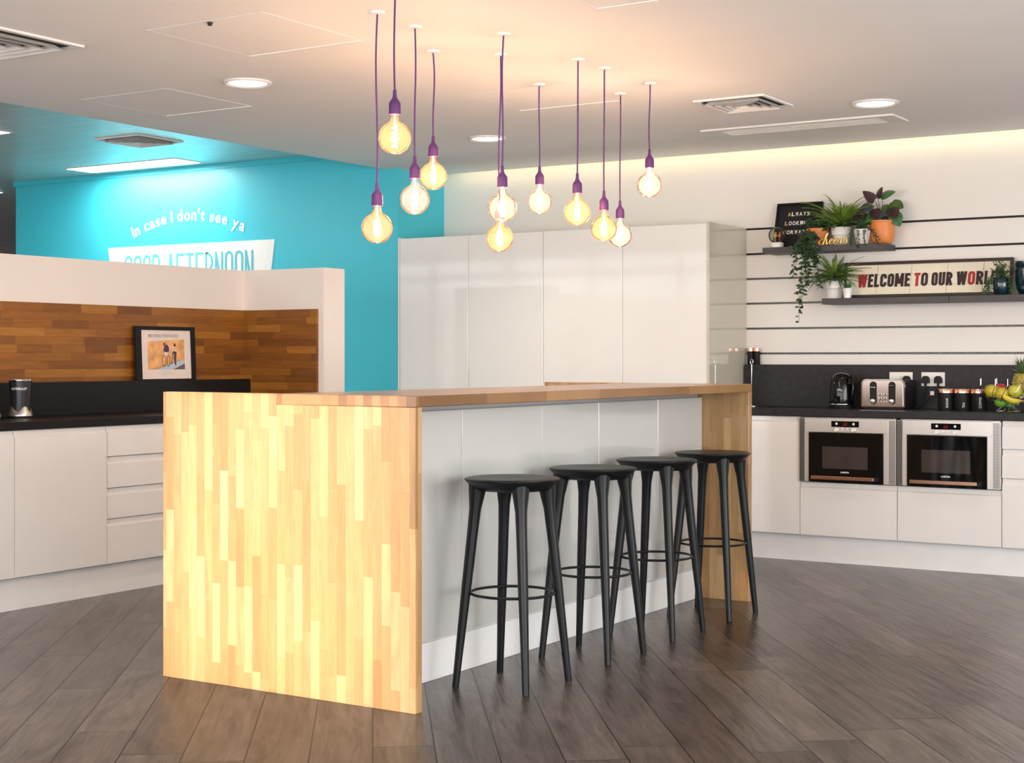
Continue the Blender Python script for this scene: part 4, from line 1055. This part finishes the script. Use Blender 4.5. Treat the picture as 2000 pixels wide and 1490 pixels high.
plug(c2, 'right plug in the double socket, its cable carrying a white label', [(0, -.014, 0), (0, -.018, -.028), (-.022, -.026, -.062), (-.055, -.034, -.098), (-.088, -.042, -.128), (-.125, -.05, -.150), (-.15, -.055, -.152)], True)
c3 = onY(1773, 748, YS).x
plug(c3, 'plug beside the toaster with cables looping down to worktop', [(0, -.014, 0), (0, -.018, -.030), (.008, -.022, -.070), (.014, -.026, -.115), (.020, -.028, -.145), (.03, -.028, -.152)])
# storage canisters
CANY = 9.04
for pxc, word in ((1847.5, 'SUGAR'), (1880, 'TEA'), (1912.5, 'COFFEE')):
    p = onY(pxc, 790, CANY)
    t = thing('storage_canister', (p.x, CANY, ZT), {'SUGAR': 'black copper lidded canister marked SUGAR', 'TEA': 'black copper lidded canister marked TEA', 'COFFEE': 'black copper lidded canister marked COFFEE'}[word], 'canister', 'black canisters with copper lids')
    MB().lathe([(0, 0), (.046, 0), (.047, .002), (.047, .104), (.046, .105), (0, .105)], 36).build('body', BLACKM, t, smooth=True, angle=40)
    MB().lathe([(.0475, .105), (.0475, .127), (.046, .129), (0, .129)], 36).build('lid', COPPER, t, smooth=True, angle=40)
    d0 = math.atan2(-CANY, -p.x); cr = .0475; m = MB()
    Lw = {'SUGAR': .056, 'TEA': .032, 'COFFEE': .064}[word]
    # reads upwards
    font_text(m, word, .020, lambda a_, b_: Vector((cr * math.cos(d0 + .12 + (-(b_ - .007)) / cr), cr * math.sin(d0 + .12 + (-(b_ - .007)) / cr), .018 + a_)) * 1., bold=.0, width=Lw)
    for v in m.v: v.x *= 1.012; v.y *= 1.012
    m.build('word', PLASTW, t)
# spice jars standing on the ledge
for i, pxc in enumerate((1462, 1474)):
    p = onY(pxc, 700, 9.272)
    t = thing('slim_jar', (max(p.x, -3.985 + i * .045), 9.272, 1.1902), ['slim black jar with copper lid touching the tall cabinet side', 'slim black jar with copper lid, right one of the pair on the ledge'][i], 'jar', 'slim black jars on the ledge end')
    MB().lathe([(0, 0), (.0205, 0), (.021, .001), (.021, .086), (0, .086)], 24).build('body', BLACKM, t, smooth=True, angle=40)
    MB().lathe([(.0215, .086), (.0215, .106), (.0205, .107), (0, .107)], 24).build('lid', COPPER, t, smooth=True, angle=40)
# chrome roll holder
p = onY(1465.5, 750, 9.10)
t = thing('paper_roll_stand', (p.x + .01, 9.10, ZT), 'chrome rod stand with looped top on the worktop behind the island end', 'stand')
MB().lathe([(0, 0), (.05, 0), (.05, .006), (.008, .010), (0, .010)], 32).build('base', CHROME, t, smooth=True, angle=40)
MB().tube([(0, 0, .01), (0, 0, .270)], .0036, 10).build('rod', CHROME, t, smooth=True)
MB().tube([(.009 * math.cos(a_), 0, .286 + .016 * math.sin(a_)) for a_ in [2 * PI * k / 24 for k in range(24)]], .003, 8, True).build('loop', CHROME, t, smooth=True)

# fruit bowl
pB = onY(1969, 800, 8.95); bx, by = pB.x, 8.95
t = thing('wire_fruit_bowl', (bx, by, ZT), 'chrome wire fruit bowl at the right end of the worktop', 'bowl')
MB().lathe([(.072, .0), (.074, .003), (.070, .006), (.066, .003), (.072, 0)], 40).build('base_ring', CHROME, t, smooth=True)
nW = 14
m = MB()
for k in range(nW):
    a_ = 2 * PI * k / nW; pts = []
    for s in range(15):
        q_ = s / 14
        if q_ < .3: r = .070 - .035 * math.sin(q_ / .3 * PI / 2); z = .003 + .036 * (q_ / .3)
        else: w_ = (q_ - .3) / .7; r = .035 + .120 * math.sin(w_ * PI / 2 * .95); z = .039 + .115 * (w_ ** 1.6)
        pts.append((r * math.cos(a_ + q_ * .9), r * math.sin(a_ + q_ * .9), z))
    m.tube(pts, .0022, 6)
    e = Vector(pts[-1])
    if k % 3 != 1: m.tube([e, e + Vector((0, 0, .038))], .0018, 6)
m.build('wires', CHROME, t, smooth=True)
MB().tube([(.037 * math.cos(2 * PI * k / 32), .037 * math.sin(2 * PI * k / 32), .040) for k in range(32)], .003, 6, True).tube([(.118 * math.cos(2 * PI * k / 48), .118 * math.sin(2 * PI * k / 48), .088) for k in range(48)], .0022, 6, True).build('hoop', CHROME, t, smooth=True)
YG = mat('mango_skin', (.38, .31, .02), .35, var=.35, scale=12); LG = mat('lime_skin', (.10, .26, .02), .35, var=.3, scale=20); YA = mat('apple_yellow', (.44, .42, .04), .3, var=.2, scale=14); RA = mat('apple_red', (.35, .02, .03), .3, var=.4, scale=14)
def fruit(name, off, r, sc_, mm, label, cat, stem=True, rot=(0, 0, 0)):
    t = thing(name, (bx + off[0], by + off[1], ZT + off[2]), label, cat, 'fruit in the wire bowl'); t.rotation_euler = rot
    pr = []
    for k in range(17):
        a_ = PI * k / 16; rad = r * math.sin(a_) ** .92 if 0 < a_ < PI else 0; dim = .18 * r * math.exp(-(a_ / .35) ** 2) if stem else 0; dim2 = .1 * r * math.exp(-((PI - a_) / .3) ** 2) if stem else 0
        pr.append((rad, r * math.cos(a_) - dim + dim2))
    m = MB().lathe(pr, 24); m.v = [Vector((v.x * sc_[0], v.y * sc_[1], v.z * sc_[2])) for v in m.v]; m.build('flesh', mm, t, smooth=True, angle=80)
    if stem: MB().tube([(0, 0, r * .75 * sc_[2]), (.003, 0, r * 1.12 * sc_[2])], .0014, 6).build('stalk', STEM, t, smooth=True)
U = Vector((.8466, .5323, 0)); V_ = Vector((.5323, -.8466, 0))  # across and towards the viewer
def at(a_, b_, z): q_ = U * a_ + V_ * b_; return (q_.x, q_.y, z)
fruit('mango', at(-.100, .02, .122), .037, (1.15, 1, 1), YG, 'yellow green mango at the left side of the wire bowl', 'fruit', False)
fruit('pear', at(-.055, .055, .108), .036, (1.1, 1, 1.1), YG, 'mottled yellow green pear at the front of the wire bowl', 'fruit')
fruit('apple', at(.018, .065, .122), .040, (1, 1, .95), YA, 'round yellow green apple in front of the pineapple', 'fruit')
fruit('apple', at(-.035, -.035, .130), .040, (1, 1, .93), RA, 'dark red apple at the back of the wire bowl', 'fruit')
fruit('lime', at(-.055, .035, .055), .026, (1.35, 1, 1), LG, 'bright green lime low in the wire bowl', 'fruit', False)
fruit('lime', at(-.005, .04, .055), .026, (1.2, 1, 1), mat('lime_dark', (.10, .22, .03), .35, var=.3), 'darker green lime beneath the yellow green apple', 'fruit', False)
# banana
t = thing('banana', (bx + at(-.02, .098, 0)[0], by + at(-.02, .098, 0)[1], ZT), 'yellow banana lying against the front wires of bowl', 'fruit', 'fruit in the wire bowl')
pts = [Vector(at(-.055 + .125 * s / 10, .0 + .01 * math.sin(s / 10 * PI), .105 - .035 * s / 10 - .018 * math.sin(s / 10 * PI))) for s in range(11)]
MB().tube(pts, [.003, .010, .0145, .016, .0165, .0165, .016, .015, .012, .007, .003], 10).build('peel', mat('banana_skin', (.62, .48, .04), .45, var=.25, scale=25), t, smooth=True)
# pineapple
t = thing('pineapple', (bx + at(.085, -.02, 0)[0], by + at(.085, -.02, 0)[1], ZT + .075), 'whole pineapple with leafy crown standing in the wire bowl', 'pineapple', 'fruit in the wire bowl')
PB = mat('pineapple_skin', (.34, .26, .05), .55, var=.5, scale=40); m = MB()
R_, Hh = .052, .15
m.lathe([(0, 0), (.03, .004), (.046, .03), (.052, .075), (.046, .12), (.03, .146), (0, .15)], 28)
for r_ in range(9):
    z = .012 + r_ * .0158; rr_ = .049 * math.sqrt(max(.15, 1 - ((z - .075) / .09) ** 2)) + .001
    for k in range(12):
        a_ = 2 * PI * (k + .5 * (r_ % 2)) / 12; c_ = Vector((rr_ * math.cos(a_), rr_ * math.sin(a_), z)); n_ = Vector((math.cos(a_), math.sin(a_), .0)); tt = Vector((-n_.y, n_.x, 0)); wv = .0115 * rr_ / .05
        m.add([c_ - tt * wv, c_ - Vector((0, 0, .010)), c_ + tt * wv, c_ + Vector((0, 0, .010)), c_ + n_ * .008 + Vector((0, 0, .002))], [(0, 1, 4), (1, 2, 4), (2, 3, 4), (3, 0, 4)])
m.build('body', PB, t)
m = MB(); rnd = random.Random(2)
for k in range(34):
    a_ = k * 2.4; el = .35 + 1.15 * k / 34; L = .085 + .02 * rnd.random(); d = Vector((math.cos(a_) * math.cos(el), math.sin(a_) * math.cos(el), math.sin(el))); b = Vector((math.cos(a_) * .012, math.sin(a_) * .012, .145 + .02 * k / 34)); s_ = d.cross(Vector((0, 0, 1)))
    s_ = s_.normalized() * .008 if s_.length > .01 else Vector((.008, 0, 0)); out = Vector((math.cos(a_), math.sin(a_), 0))
    p1 = b + d * L * .5; p2 = p1 + (d * .7 + out * .3).normalized() * L * .5
    m.add([b - s_, b + s_, p1 + s_ * .7, p2, p1 - s_ * .7], [(0, 1, 2, 4), (4, 2, 3)])
m.build('crown', mat('pineapple_leaf', (.10, .17, .07), .5, var=.4), t)
